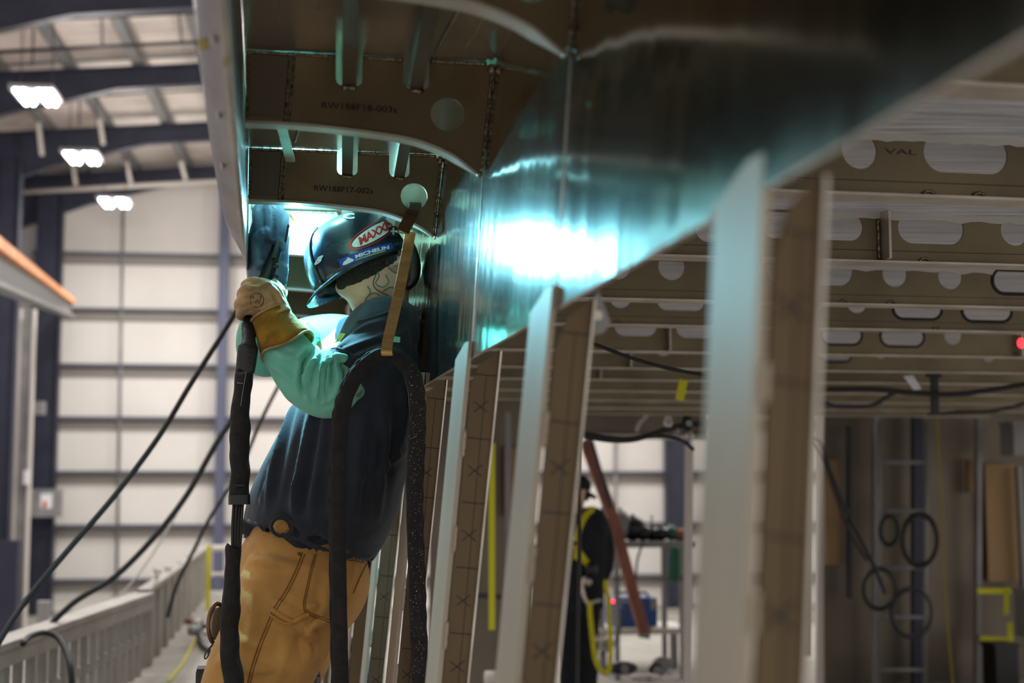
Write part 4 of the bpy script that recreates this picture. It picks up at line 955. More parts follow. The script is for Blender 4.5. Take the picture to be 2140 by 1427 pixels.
# --- t-shirt
SHIRT_FOLDS = [([(610, 850), (585, 930), (565, 1010), (556, 1050)], .014, .010), ([(650, 860), (636, 940), (620, 1020), (610, 1060)], .013, .011), ([(680, 870), (668, 950), (655, 1030), (650, 1080)], .011, .008),
  ([(760, 880), (752, 960), (746, 1030), (742, 1080)], .013, .009), ([(800, 850), (806, 930), (796, 1010), (790, 1080)], .013, .008), ([(840, 800), (842, 880), (830, 950)], .012, .008), ([(785, 900), (775, 990), (768, 1100)], .010, .006),
  ([(850, 690), (830, 700), (790, 705), (740, 722), (700, 738)], .008, .007), ([(845, 712), (800, 722), (760, 738), (722, 756)], .007, .007), ([(800, 672), (765, 682), (730, 705), (708, 726)], .008, .007), ([(840, 740), (800, 748), (765, 765)], .007, .005),
  ([(850, 700), (866, 750), (868, 820)], .009, .006), ([(745, 1000), (800, 980), (850, 940)], .010, .005), ([(560, 980), (552, 1020), (545, 1048)], .008, .006), ([(622, 1000), (620, 1040), (614, 1072)], .008, .006), ([(700, 1010), (695, 1050), (698, 1085)], .008, .006)]
SLEEVE_FOLDS = [([(664, 738), (648, 770), (642, 810), (648, 842)], .007, .009), ([(690, 735), (672, 765), (664, 805), (660, 850)], .007, .009), ([(700, 742), (706, 775), (704, 810), (690, 840)], .007, .009), ([(676, 740), (684, 770), (682, 820)], .005, -.006),
  ([(640, 722), (628, 745), (600, 748), (575, 735)], .008, .006), ([(655, 735), (638, 752), (632, 790), (636, 825)], .006, -.008), ([(560, 760), (585, 775), (615, 800)], .008, .004), ([(730, 745), (708, 742), (690, 750), (678, 738)], .006, .007), ([(712, 760), (722, 785), (722, 812)], .006, -.006), ([(650, 855), (680, 858), (705, 848)], .006, .004)]
TROUSER_FOLDS = [([(520, 1170), (560, 1178), (610, 1182)], .010, .005), ([(505, 1200), (540, 1215), (590, 1215)], .012, .004), ([(648, 1375), (644, 1335), (660, 1305), (690, 1295)], .009, .011), ([(630, 1300), (655, 1330), (660, 1370)], .009, .008), ([(690, 1200), (680, 1250), (672, 1290)], .011, .006),
  ([(480, 1330), (520, 1345), (560, 1345)], .012, .006), ([(460, 1380), (500, 1395), (545, 1400), (600, 1390)], .012, .007), ([(640, 1270), (610, 1262), (580, 1250)], .010, -.006), ([(560, 1300), (600, 1320), (650, 1320)], .010, .005), ([(740, 1180), (730, 1215), (712, 1250)], .010, .006), ([(600, 1340), (590, 1390), (570, 1430)], .012, .005), ([(520, 1250), (530, 1300), (510, 1350)], .014, .005)]
GLOVE_FOLDS = [([(520, 600), (540, 598), (566, 590)], .004, .0025), ([(560, 590), (580, 612), (590, 640)], .005, .004), ([(548, 668), (575, 655), (604, 648)], .005, .004), ([(540, 650), (560, 640), (590, 628)], .004, .003), ([(512, 655), (530, 645), (548, 650)], .004, -.003), ([(508, 640), (524, 638)], .003, -.003), ([(512, 622), (530, 620)], .003, -.003), ([(520, 606), (534, 606)], .003, -.003)]
bm = BM()
sloft(bm, [(803, 666, 3.32, 66, .066), (802, 680, 3.33, 74, .085), (800, 700, 3.32, 84, .150), (796, 732, 3.30, 94, .20), (779, 790, 3.28, 104, .195), (752, 850, 3.27, 119, .185), (732, 900, 3.27, 131, .185), (712, 960, 3.28, 141, .185), (690, 1020, 3.31, 148, .183), (664, 1078, 3.345, 147, .192), (646, 1128, 3.355, 138, .200), (644, 1134, 3.355, 136, .197)], 4, 40)
sloft(bm, [(815, 712, 3.24, 50, .08), (798, 728, 3.19, 54, .072), (768, 748, 3.14, 56, .062), (738, 771, 3.12, 64, .066), (733, 775, 3.12, 62, .063)], 5, 24)
sloft(bm, [(800, 706, 3.44, 45, .08), (760, 706, 3.52, 50, .07), (722, 712, 3.56, 50, .06), (716, 713, 3.56, 47, .055)], 4, 24)
def ridge(bm, pts, r): 
    P = [hp(x, y, d) for x, y, d in pts]; n = len(P); ctube(bm, P, [r*(.35 if i in (0, n-1) else 1) for i in range(n)], 5, 8)
for P, r in (([(830, 690, 3.17), (790, 700, 3.12), (745, 718, 3.09), (712, 735, 3.08)], .007), ([(830, 712, 3.13), (790, 722, 3.095), (750, 742, 3.075), (722, 760, 3.07)], .006), ([(825, 680, 3.22), (780, 680, 3.20), (740, 700, 3.16)], .007)):
    ridge(bm, P, r)
shirt = part('t_shirt', bm, M['shirt'], root, 'navy t-shirt with torn hem')
bake(shirt, .006, 7, lambda p: .0025*noise.noise(Vector((p.x*9, p.y*9, p.z*4)))+.0012*noise.noise(Vector((p.x*28, p.y*28, p.z*9))))
keep_off_plate(shirt); folds(shirt, bvh(shirt), SHIRT_FOLDS); TS = bvh(shirt)
bm = BM(); surf_tube(bm, TS, [(745, 672), (765, 668), (790, 660), (815, 652), (842, 644)], .0035, 6, .0); part('collar', bm, M['shirt'], root, None, True)
E_ = []
for x in range(520, 780, 8):
    y = 1060
    while y < 1200:
        r = ray(x, y+2).normalized(); g = TS.ray_cast(CAM, r)
        if g[0] is None or g[1].z < -.72 or hc(g[0])[1] > 3.30: break
        y += 2
    E_.append([x, y-4])
for _ in range(3): E_ = [E_[0]]+[[E_[i][0], (E_[i-1][1]+E_[i][1]+E_[i+1][1])/3] for i in range(1, len(E_)-1)]+[E_[-1]]
P = [q for q in (hit(TS, x, y, -.001) for x, y in E_) if q is not None and hc(q)[1] < 3.32]
bm = BM(); tube(bm, P, .0055, 8); part('shirt_hem', bm, M['shirt'], root, None, True); bm = BM(); surf_tube(bm, TS, [(703, 727), (720, 733), (745, 748), (770, 778)], .003, 6, .0)
part('sleeve_hem', bm, M['shirt'], root, None, True)
bm = decal(TS, flat([[(0, 0), (.55, .05), (1, .95), (.45, 1)]]), lambda u, v: (692+22*u+10*v, 728-32*v), .0015, (.25, .25)); part('neon_stripe', bm, M['neon'], root, 'yellow green print on the shirt')
bm = BM(); blob(bm, hp(590, 1100, 3.185), .021, .012, .017, None, 16); hole = part('shirt_tear', bm, M['duck'], root, 'tan trousers showing through a torn loop in the hem'); bake(hole, .004, 2)
bm = BM(); c_ = hp(590, 1100, 3.172); tube(bm, [c_+HT*.0235*math.cos(t)+Z*.0215*math.sin(t)-HA*.0015 for t in [i*math.pi/12 for i in range(25)]], .0035, 7); part('shirt_hem', bm, M['shirt'], root, None, True)
# --- sleeves
bm = BM()
sloft(bm, [(762, 752, 3.125, 47, .05), (742, 768, 3.12, 53, .052), (712, 794, 3.11, 62, .055), (686, 808, 3.10, 66, .056), (655, 798, 3.10, 64, .054), (622, 768, 3.11, 56, .05), (594, 730, 3.13, 50, .045), (572, 695, 3.14, 42, .040)], 5, 36)
for P, r in (([(662, 745, 3.055), (652, 790, 3.04), (655, 835, 3.05)], .008), ([(690, 745, 3.06), (680, 790, 3.04), (676, 845, 3.05)], .009), ([(705, 750, 3.06), (712, 790, 3.05), (705, 825, 3.05)], .007), ([(640, 740, 3.06), (630, 770, 3.05), (634, 812, 3.06)], .006), ([(600, 730, 3.085), (620, 760, 3.06), (650, 745, 3.06)], .007), ([(735, 760, 3.06), (715, 745, 3.055), (690, 735, 3.07)], .008)):
    ridge(bm, P, r)
sl = part('left_sleeve', bm, M['teal'], root, 'teal flame resistant sleeve of the near arm')
bake(sl, .005, 6, lambda p: .003*noise.noise(Vector((p.x*14, p.y*14, p.z*9)))+.0012*noise.noise(Vector((p.x*40, p.y*30, p.z*30))))
folds(sl, bvh(sl), SLEEVE_FOLDS)
bm = BM()
sloft(bm, [(742, 766, 3.12, 50, .05), (732, 775, 3.118, 58, .057), (718, 787, 3.115, 65, .062), (708, 795, 3.112, 64, .060), (700, 800, 3.11, 56, .05)], 3, 40)
cf = part('knit_cuff', bm, M['tealknit'], root, 'ribbed knit cuff of the sleeve'); bake(cf, .004, 3)
bm = BM()
sloft(bm, [(745, 700, 3.55, 36, .045), (705, 698, 3.56, 42, .048), (650, 706, 3.54, 44, .048), (590, 730, 3.50, 46, .048), (552, 735, 3.47, 52, .048), (540, 708, 3.44, 46, .045), (552, 660, 3.41, 42, .042), (570, 600, 3.37, 34, .036)], 5, 30)
ridge(bm, [(640, 668, 3.49), (660, 690, 3.48), (668, 720, 3.49)], .007); ridge(bm, [(676, 664, 3.49), (690, 685, 3.48)], .007)
s2 = part('right_sleeve', bm, M['teal'], root, 'teal sleeve of the far arm lit cyan by the arc')
bake(s2, .005, 5, lambda p: .004*noise.noise(Vector((p.x*12, p.y*12, p.z*12))))
bm = BM(); sloft(bm, [(574, 612, 3.30, 22, .02), (584, 560, 3.29, 20, .02), (594, 532, 3.28, 9, .012)], 3, 14); bmo = part('sleeve_edge', bm, M['teal'], root); bake(bmo, .004, 3)
# --- left glove (near, tan) : palm, four curled fingers, thumb, flared suede cuff
bm = BM()
sloft(bm, [(580, 668, 3.14, 36, .032), (566, 645, 3.145, 38, .034), (552, 625, 3.15, 42, .036), (538, 606, 3.155, 36, .032), (530, 590, 3.16, 22, .02)], 4, 26)
def finger(bm, pts, r): P = [hp(*p) for p in pts]; n = len(P); ctube(bm, P, [r*(1-.12*i/(n-1)) for i in range(n)], 5, 12); blob(bm, P[-1], r*.86, r*.86, r*.86, None, 12); blob(bm, P[0], r, r, r, None, 12)
finger(bm, [(560, 600, 3.135), (532, 589, 3.125), (517, 594, 3.15), (514, 602, 3.19), (524, 606, 3.215)], .0135)
finger(bm, [(550, 612, 3.13), (520, 604, 3.115), (508, 612, 3.145), (507, 620, 3.185), (518, 624, 3.21)], .014)
finger(bm, [(548, 632, 3.13), (514, 626, 3.115), (501, 633, 3.145), (501, 641, 3.185), (512, 644, 3.21)], .0135)
finger(bm, [(552, 650, 3.135), (518, 648, 3.12), (504, 653, 3.145), (504, 660, 3.18), (516, 662, 3.20)], .012)
finger(bm, [(578, 636, 3.16), (585, 612, 3.18), (572, 594, 3.205), (552, 590, 3.215)], .0145)
for P, r in (([(575, 600, 3.125), (588, 622, 3.12), (600, 640, 3.125)], .006), ([(566, 660, 3.112), (585, 650, 3.11), (604, 640, 3.12)], .005)): ridge(bm, P, r)
gl = part('left_glove', bm, M['leather'], root, 'tan leather glove gripping the torch cable'); bake(gl, .0038, 4, lambda p: .0016*noise.noise(Vector((p.x*35, p.y*35, p.z*35))))
TG = bvh(gl)
bm = BM(); surf_tube(bm, TG, [(537+14*math.cos(t), 627+15*math.sin(t)) for t in [i*math.pi/8 for i in range(17)]], .0007, 2, .0002, 5)
surf_tube(bm, TG, [(529, 619), (535, 634), (537, 625), (541, 634), (546, 618)], .0007, 3, .0002, 5); surf_tube(bm, TG, [(533, 636), (540, 638)], .0007, 3, .0002, 5)
part('stamped_emblem', bm, M['beard'], root, 'round emblem stamped on the back of the glove')
folds(gl, TG, GLOVE_FOLDS)
bm = BM()
def cuffring(x, y, d, rw, rd, k=36, wav=0.):
    C = hp(x, y, d); T = (hp(612, 745, 3.13)-hp(560, 640, 3.15)).normalized(); W = T.cross(HA).normalized(); Dp = W.cross(T).normalized()
    return [C+W*math.cos(a)*rw*d/F+Dp*math.sin(a)*rd+T*wav*math.sin(3*a) for a in [2*math.pi*i/k for i in range(k)]]
R = [cuffring(562, 652, 3.145, 39, .036), cuffring(572, 672, 3.14, 43, .041), cuffring(583, 694, 3.135, 49, .048), cuffring(594, 714, 3.13, 55, .056, wav=.003), cuffring(600, 724, 3.13, 58, .060, wav=.006)]
R += [cuffring(598, 721, 3.13, 54, .055, wav=.006), cuffring(583, 694, 3.135, 45, .043), cuffring(566, 660, 3.14, 34, .03)]
rings(bm, R); part('left_glove_cuff', bm, M['cuff'], root, 'flared mustard suede gauntlet cuff', True)
bm = BM(); r_ = cuffring(600.5, 725, 3.13, 58, .060, wav=.006); tube(bm, r_+r_[:1], .0028, 8); part('cuff_piping', bm, M['leather'], root, None, True)
bm = BM(); r_ = cuffring(563, 654, 3.145, 40.5, .038); tube(bm, r_+r_[:1], .003, 8); part('cuff_seam', bm, M['leather'], root, None, True)
# --- right glove (upper, some of the arc's blue put into its leather)
bm = BM()
sloft(bm, [(562, 628, 3.33, 34, .03), (560, 590, 3.30, 40, .034), (560, 545, 3.27, 43, .036), (562, 500, 3.25, 43, .036), (566, 465, 3.25, 38, .034), (568, 445, 3.25, 30, .026)], 4, 26)
finger(bm, [(548, 500, 3.22), (538, 455, 3.23), (540, 436, 3.255), (548, 430, 3.285)], .0135)
finger(bm, [(562, 495, 3.215), (560, 450, 3.22), (562, 430, 3.25), (566, 428, 3.285)], .014)
finger(bm, [(576, 500, 3.215), (582, 455, 3.225), (583, 436, 3.255), (582, 430, 3.285)], .0135)
finger(bm, [(588, 515, 3.22), (595, 475, 3.23), (596, 456, 3.255), (594, 450, 3.28)], .012)
finger(bm, [(540, 555, 3.23), (534, 520, 3.22), (540, 496, 3.205), (554, 485, 3.20)], .0145)
g2 = part('right_glove', bm, M['glove_arc_blue'], root, 'dark glove with some blue arc light put into its leather colour'); bake(g2, .0038, 4, lambda p: .0018*noise.noise(Vector((p.x*30, p.y*30, p.z*30))))
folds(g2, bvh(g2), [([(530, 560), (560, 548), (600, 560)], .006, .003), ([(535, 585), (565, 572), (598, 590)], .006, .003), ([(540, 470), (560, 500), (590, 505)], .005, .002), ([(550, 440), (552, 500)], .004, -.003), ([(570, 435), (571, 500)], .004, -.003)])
# --- trousers
bm = BM()
sloft(bm, [(662, 1070, 3.36, 100, .135), (652, 1110, 3.36, 112, .145), (642, 1150, 3.36, 125, .158), (634, 1190, 3.36, 137, .180), (626, 1235, 3.36, 134, .180), (612, 1285, 3.36, 112, .165), (600, 1310, 3.36, 70, .14)], 4, 40)
sloft(bm, [(628, 1200, 3.28, 116, .10), (606, 1260, 3.26, 116, .105), (582, 1320, 3.25, 112, .105), (545, 1400, 3.25, 108, .10), (512, 1490, 3.25, 100, .095), (490, 1580, 3.25, 90, .085), (500, 1760, 3.26, 78, .075), (524, 2010, 3.26, 66, .065)], 4, 32)
sloft(bm, [(650, 1200, 3.46, 100, .10), (632, 1270, 3.47, 100, .10), (604, 1340, 3.48, 96, .098), (565, 1430, 3.48, 92, .092), (525, 1540, 3.48, 84, .08), (528, 1760, 3.48, 76, .07), (550, 2010, 3.48, 64, .06)], 4, 28)
for P, r in (([(655, 1345, 3.155), (648, 1310, 3.15), (672, 1300, 3.15), (692, 1290, 3.18)], .009), ([(500, 1400, 3.17), (540, 1395, 3.15), (590, 1405, 3.155)], .007), ([(560, 1240, 3.165), (590, 1260, 3.15), (640, 1268, 3.15), (668, 1262, 3.16)], .006), ([(520, 1165, 3.22), (570, 1172, 3.19), (610, 1180, 3.18)], .005)):
    ridge(bm, P, r)
tr = part('trousers', bm, M['duck'], root, 'tan canvas work trousers')
bake(tr, .006, 6, lambda p: .004*noise.noise(Vector((p.x*8, p.y*8, p.z*6)))+.0016*noise.noise(Vector((p.x*25, p.y*25, p.z*14))))
folds(tr, bvh(tr), TROUSER_FOLDS); TT = bvh(tr)
bm = BM()
surf_tube(bm, TT, [(632, 1155), (616, 1195), (596, 1235), (572, 1272), (556, 1310), (540, 1350), (524, 1400), (515, 1440)], .0016, 8, .0004)
surf_tube(bm, TT, [(637, 1158), (621, 1198), (601, 1238), (577, 1275), (561, 1313), (545, 1353), (529, 1403), (520, 1443)], .0012, 8, .0004)
surf_tube(bm, TT, [(658, 1158), (650, 1185), (640, 1230), (634, 1262), (640, 1280), (665, 1292), (695, 1302)], .0014, 8, .0004)
surf_tube(bm, TT, [(662, 1158), (654, 1186), (644, 1230), (638, 1262), (644, 1277), (668, 1288), (695, 1297)], .0011, 8, .0004)
surf_tube(bm, TT, [(770, 1170), (755, 1200), (738, 1240)], .0014, 6, .0004)
surf_tube(bm, TT, [(724, 1170), (762, 1176)], .0012, 6, .0004)
part('seam_stitching', bm, M['seam'], root, 'darker stitched seams', True)
bm = BM(); surf_tube(bm, TT, [(568, 1272), (590, 1288), (612, 1298), (630, 1290), (645, 1284)], .006, 8, .001); surf_tube(bm, TT, [(564, 1284), (588, 1300), (610, 1304)], .003, 8, .001)
part('tool_pocket', bm, M['duck'], root, 'rolled edge of the tool pocket', True)
bm = BM(); q = hit(TT, 625, 1158, .002)
if q is not None: blob(bm, q, .004, .003, .004, None, 10)
part('rivet', bm, M['brown'], root, None, True)
for dd, cx in ((3.26, 0), (3.48, 16)):
    bm = BM(); sloft(bm, [(538+cx, 1975, dd, 48, .05), (534+cx, 2035, dd, 46, .05), (520+cx, 2062, dd, 40, .05), (450+cx, 2072, dd, 30, .045), (425+cx, 2078, dd, 14, .03)], 4, 20)
    b_ = part('boot', bm, M['boot'], root); bake(b_, .006, 3, lambda p: 0)
# --- helmet
U = (HT*-.45+HA*.13+Z*.88).normalized(); V_ = (HT*.885+Z*.465); V_ = (V_-U*V_.dot(U)).normalized(); W_ = U.cross(V_).normalized()
HC = hp(757, 570, 3.30)
bm = BM(); N = 56; R = []
def hring(s, rad, inner=0.):
    ring = []
    for i in range(N):
        a = 2*math.pi*i/N; ca, sa = math.cos(a), math.sin(a)
        A = .122 if ca > 0 else .121; B = .104
        q = HC+V_*ca*(A-inner)*rad+W_*sa*(B-inner)*rad+U*(s)
        if ca < 0: q = q+U*(-.0)*abs(ca)
        ring.append(q)
    return ring
for s in [0, .012, .03, .05, .07, .088, .102, .113, .124, .134, .139, .1415]:
    t = s/.142; R.append(hring(s, (1-t**2.7)**(1/2.7)))
rings(bm, R, False)
top = bm.verts.new(HC+U*.142); ring = [v for v in bm.verts if v is not top][-N:]
for i in range(N): bm.faces.new((ring[i], ring[(i+1) % N], top))
Ri = []
for s in [0, .03, .07, .10, .118]:
    t = s/.125; Ri.append(hring(s, (1-t**2.5)**(1/2.5), .004))
a0 = list(bm.verts)[:N]; first = None
vs = [[bm.verts.new(p) for p in r] for r in Ri]
for i in range(N): bm.faces.new((a0[i], vs[0][i], vs[0][(i+1) % N], a0[(i+1) % N]))
for a, b in zip(vs, vs[1:]):
    for i in range(N): bm.faces.new((a[i], b[i], b[(i+1) % N], a[(i+1) % N]))
bm.faces.new(vs[-1])
shell = part('welding_helmet', bm, M['helmet'], root, 'glossy dark welding helmet covered in stickers', True)
def hchild(name, bm, m, lab=None, smooth=False):
    o = new_obj(name, bm, m, smooth); o.parent = shell; o.matrix_parent_inverse = Matrix.Translation(root.location).inverted() @ Matrix.Identity(4)
    o.matrix_parent_inverse = Matrix.Identity(4)
    if lab: o['label'] = lab
    return o
# brim: flared lip, widest at the left
bm = BM(); R0 = []; R1 = []; R2 = []; R3 = []
for i in range(N):
    a = 2*math.pi*i/N; ca, sa = math.cos(a), math.sin(a); f = .004+.024*max(0, -ca)**3; dr = V_*ca*.121+W_*sa*.104; e = dr.normalized()
    R0.append(HC+dr+U*.004); R1.append(HC+dr+e*f-U*(.002+f*.35)); R2.append(HC+dr+e*f-U*(.006+f*.35)); R3.append(HC+dr*.97-U*.001)
rings(bm, [R0, R1, R2, R3], False); hchild('helmet_brim', bm, M['helmet'], 'flared lower edge of the helmet', True)
bm = BM(); ln = []
for x in range(-9, 10):
    a = math.radians(x*10); s = .129*math.cos(a)*1.0
P_ = []
for i in range(22):
    t = i/21*.95; r = (1-t**2.7)**(1/2.7); a = math.radians(215); P_.append(HC+V_*math.cos(a)*.123*r+W_*math.sin(a)*.106*r+U*.142*t)
tube(bm, P_, .003, 8); hchild('helmet_ridge', bm, M['helmet'], None, True)
TH_ = bvh(shell)
ang = -.52
def ell(u, v, cx=783, cy=487, L=63, H=19, bend=.0):
    x = (u-.5)*2; y = (v-.5)*2; X = x*L; Y = y*H+bend*(x*x)*H
    return (cx+X*math.cos(ang)+Y*math.sin(ang)*1, cy+X*math.sin(ang)-Y*math.cos(ang))
def unit(scale=1., n=40): return [(.5+.5*scale*math.cos(2*math.pi*i/n), .5+.5*scale*math.sin(2*math.pi*i/n)) for i in range(n)]
bm = decal(TH_, flat([unit(1.0), unit(.90)]), ell, .0012, (.08, .2)); hchild('oval_sticker_ring', bm, M['s_red'], 'red oval outline')
bm = decal(TH_, flat([[(.5+.43*math.cos(t), .5+.37*math.sin(t)) for t in [2*math.pi*i/40 for i in range(40)]]]), ell, .0008, (.08, .2)); hchild('oval_sticker', bm, M['s_white'], 'white oval field')
bm = decal(TH_, textmesh('MAXXIS', .25, .035, space=.92), lambda u, v: ell(.19+.64*u, .27+.46*v), .0018, (.08, .3)); hchild('sticker_lettering', bm, M['s_red'], 'red MAXXIS lettering')
def band(u, v):
    x0, y0, x1, y1 = 710, 552, 821, 516
    X = x0+(x1-x0)*u; Y = y0+(y1-y0)*u-4.5*math.sin(math.pi*u)*.9; return (X+3.4*(.5-v)*2*.9, Y-(v-.5)*17.5)
bm = decal(TH_, flat([[(0, 0), (1, 0), (1, 1), (0, 1)]]), band, .001, (.06, .25)); hchild('band_sticker', bm, M['s_blue'], 'blue band sticker')
bm = decal(TH_, textmesh('MICHELIN', .1, .04, space=1.0), lambda u, v: band(.29+.64*u, .34+.42*v), .0017, (.06, .3)); hchild('sticker_lettering', bm, M['s_white'], 'white MICHELIN lettering')
bm = decal(TH_, flat([[(.28, .15), (.86, .15), (.86, .22), (.28, .22)]]), band, .0017, (.06, .25)); hchild('sticker_underline', bm, M['s_yellow'])
bm = decal(TH_, flat([[(.04, .25), (.08, .55), (.13, .62), (.17, .85), (.21, .62), (.26, .35), (.24, .2), (.1, .15)]]), band, .0017, (.06, .25)); hchild('sticker_blob', bm, M['s_white'])
bm = decal(TH_, textmesh('B', .3, .06), lambda u, v: (655+17*u+5*v, 556-8*u-16*v), .0015, (.3, .3)); hchild('sticker_lettering', bm, M['s_white'])
bm = decal(TH_, textmesh('C', 0, .05), lambda u, v: (717+24*u, 459-1*u-12*v), .0015, (.3, .3)); hchild('sticker_lettering', bm, M['s_white'])
q = hit(TH_, 821, 485, 0.)
if q is not None:
    bm = BM(); disc(bm, q-HA*.004, (HA+HT*-.5), .013, .012, 20); hchild('helmet_knob', bm, M['plastic'], 'round black pivot knob', False)
    bm = BM(); bar(bm, q-HA*.012-HT*.008, q-HA*.012+HT*.008, .004, .004, Z); bar(bm, q-HA*.0125-Z*.008, q-HA*.0125+Z*.008, .004, .004, HT); hchild('knob_slot', bm, M['greysteel'])
bm = BM(); sloft(bm, [(852, 505, 3.24, 12, .02), (862, 545, 3.25, 17, .03), (862, 580, 3.25, 15, .028), (852, 603, 3.24, 6, .012)], 4, 18); blob(bm, hp(863, 590, 3.24), .008, .012, .006, None, 10)
o = part('helmet_headgear', bm, M['plastic'], root, 'black headgear pad behind the ear'); bake(o, .004, 2)
# --- things at his belt and knee
root = thing('round_guard', 'dark round tool guard hanging at the left of the tan trousers', 'tool', hp(452, 1300, 3.3))
bm = BM(); C = hp(453, 1303, 3.30); P = [C+HT*.017*math.cos(t)*1.0+Z*.044*math.sin(t)+HA*.03*math.cos(t) for t in [i*math.pi/16 for i in range(33)]]; tube(bm, P, .0052, 8); part('ring', bm, M['brown'], root, None, True)
bm = BM(); disc(bm, C, (HT*-.9+HA*.4), .036, .01, 24); part('disc', bm, M['greysteel'], root)
bm = BM(); tube(bm, [hp(466, 1262, 3.3), hp(474, 1275, 3.3), hp(480, 1300, 3.3)], .008, 8); part('arm', bm, M['plastic'], root)
bm = BM(); C = hp(432, 1368, 3.28); tube(bm, [C+HT*.004*math.cos(t)+Z*.009*math.sin(t)+HT*.3*.009*math.sin(t) for t in [i*math.pi/8 for i in range(17)]], .0016, 6); tube(bm, [hp(435, 1358, 3.28), hp(446, 1345, 3.28)], .0025, 6)
single('snap_hook', bm, M['plastic'], 'small black snap hook dangling left of the trousers', 'hook')
root = thing('tool_pouch', 'black tool pouch at the bottom edge left of the trousers', 'pouch', hp(424, 1440, 3.3))
V, P = flat([slot(-.017, .017, -.06, .02, .006, 3)], .04); C = hc(hp(426, 1416, 3.3)); bm = BM(); addVP(bm, V, P, lambda v: HW(C[0]+v.x, 3.3+v.z, C[2]+v.y)); part('body', bm, M['plastic'], root)
bm = BM(); hbox(bm, C[0]-.015, C[0]+.018, 3.27, 3.33, C[2]+.017, C[2]+.023); part('flap', bm, M['rubber'], root)
root = thing('knee_pad', 'black knee pad below the right edge of the trousers', 'knee pad', hp(655, 1420, 3.45))
bm = BM(); sloft(bm, [(650, 1388, 3.44, 12, .03), (652, 1405, 3.44, 17, .05), (648, 1470, 3.44, 20, .06)], 3, 16); part('pad', bm, M['plastic'], root, None, True)
bm = BM(); bar(bm, hp(635, 1412, 3.38), hp(668, 1412, 3.38), .008, .004, Z); part('strap', bm, M['rubber'], root)
# ================================================================== TORCH, LEADS, STRAP
root = thing('welding_torch', 'black welding torch and sleeved lead running from the gloves straight down at left', 'welding torch', hp(520, 700, 3.18))
bm = BM(); ctube(bm, [hp(585, 480, 3.235), hp(578, 520, 3.22), hp(566, 555, 3.215), hp(548, 600, 3.20), hp(528, 650, 3.18), hp(521, 690, 3.15)], [.009, .0125, .015, .017, .018, .015], 6, 14); part('handle', bm, M['plastic'], root, None, True)
bm = BM(); bar(bm, hp(583, 500, 3.195), hp(572, 540, 3.19), .008, .01, HA); blob(bm, hp(577, 556, 3.19), .007, .006, .007, None, 10); part('trigger', bm, M['plastic'], root)
bm = BM(); tube(bm, [hp(596, 505, 3.19), hp(603, 470, 3.20)], .003, 6); bar(bm, hp(570, 573, 3.19), hp(582, 580, 3.19), .004, .004, HA); part('trigger_guard', bm, M['plastic'], root)
bm = BM(); ctube(bm, [hp(585, 480, 3.235), hp(594, 455, 3.30), hp(602, 450, 3.305), hp(607, 456, 3.31)], .006, 6, 12); part('neck', bm, M['copper'], root, None, True)
bm = BM(); tube(bm, [hp(606, 455, 3.31), hp(613, 467, 3.31)], [.009, .007], 12); part('nozzle', bm, M['copper'], root)
bm = BM(); ctube(bm, [hp(521, 680, 3.16), hp(520, 705, 3.13), hp(519, 730, 3.11)], [.0175, .015, .019], 6, 14, .04); part('cable_boot', bm, M['rubber'], root, 'rubber boot below the glove', True)
bm = BM(); sloft(bm, [(519, 722, 3.11, 19, .018), (518, 730, 3.11, 21, .02), (513, 772, 3.11, 20, .02), (512, 776, 3.11, 18, .018)], 3, 20, 3.5); part('collar_sleeve', bm, M['plastic'], root, 'smooth black wrap', True)
bm = BM(); sloft(bm, [(513, 772, 3.11, 17, .017), (508, 810, 3.11, 19, .019), (503, 850, 3.1, 18, .019), (502, 900, 3.1, 21, .02), (501, 950, 3.1, 20, .02), (501, 1000, 3.1, 20, .02), (500, 1036, 3.1, 20, .02)], 8, 24, amp=.004, freq=30); fs = part('fabric_sleeve', bm, M['hose'], root, 'black fabric sleeve upper length', True)
bm = BM(); tf = bvh(fs); surf_tube(bm, tf, [(514, 778), (508, 815), (503, 848)], .0007, 6, .0004, 5); surf_tube(bm, tf, [(496, 800), (508, 801)], .0009, 4, .0004, 5); part('sleeve_stitching', bm, M['greysteel'], root)
bm = BM(); sloft(bm, [(500, 1034, 3.1, 22, .022), (500, 1054, 3.1, 22, .022)], 1, 24, 3.); part('end_band', bm, M['plastic'], root)
bm = BM(); bar(bm, hp(490, 1014, 3.075), hp(510, 1014, 3.075), .006, .003, Z); part('buckle', bm, M['plastic'], root)
for k in range(4):
    bm = BM(); x = 486+6*k; ctube(bm, [hp(x+3, 1050, 3.1-.004*(k % 2)), hp(x, 1100, 3.1), hp(486+5*k, 1150, 3.1)], .0034, 4, 7); part('inner_cable', bm, M['rubber'], root, None, True)
bm = BM(); sloft(bm, [(489, 1145, 3.1, 14, .014), (488, 1155, 3.1, 15, .015), (486, 1220, 3.1, 17, .017), (481, 1280, 3.1, 20, .019), (480, 1350, 3.1, 19, .019), (486, 1410, 3.1, 20, .019), (488, 1500, 3.1, 20, .02), (470, 1700, 3.2, 20, .02), (430, 2000, 3.3, 20, .02)], 7, 22, amp=.005, freq=24); part('fabric_sleeve', bm, M['hose'], root, 'black fabric sleeve lower length', True)
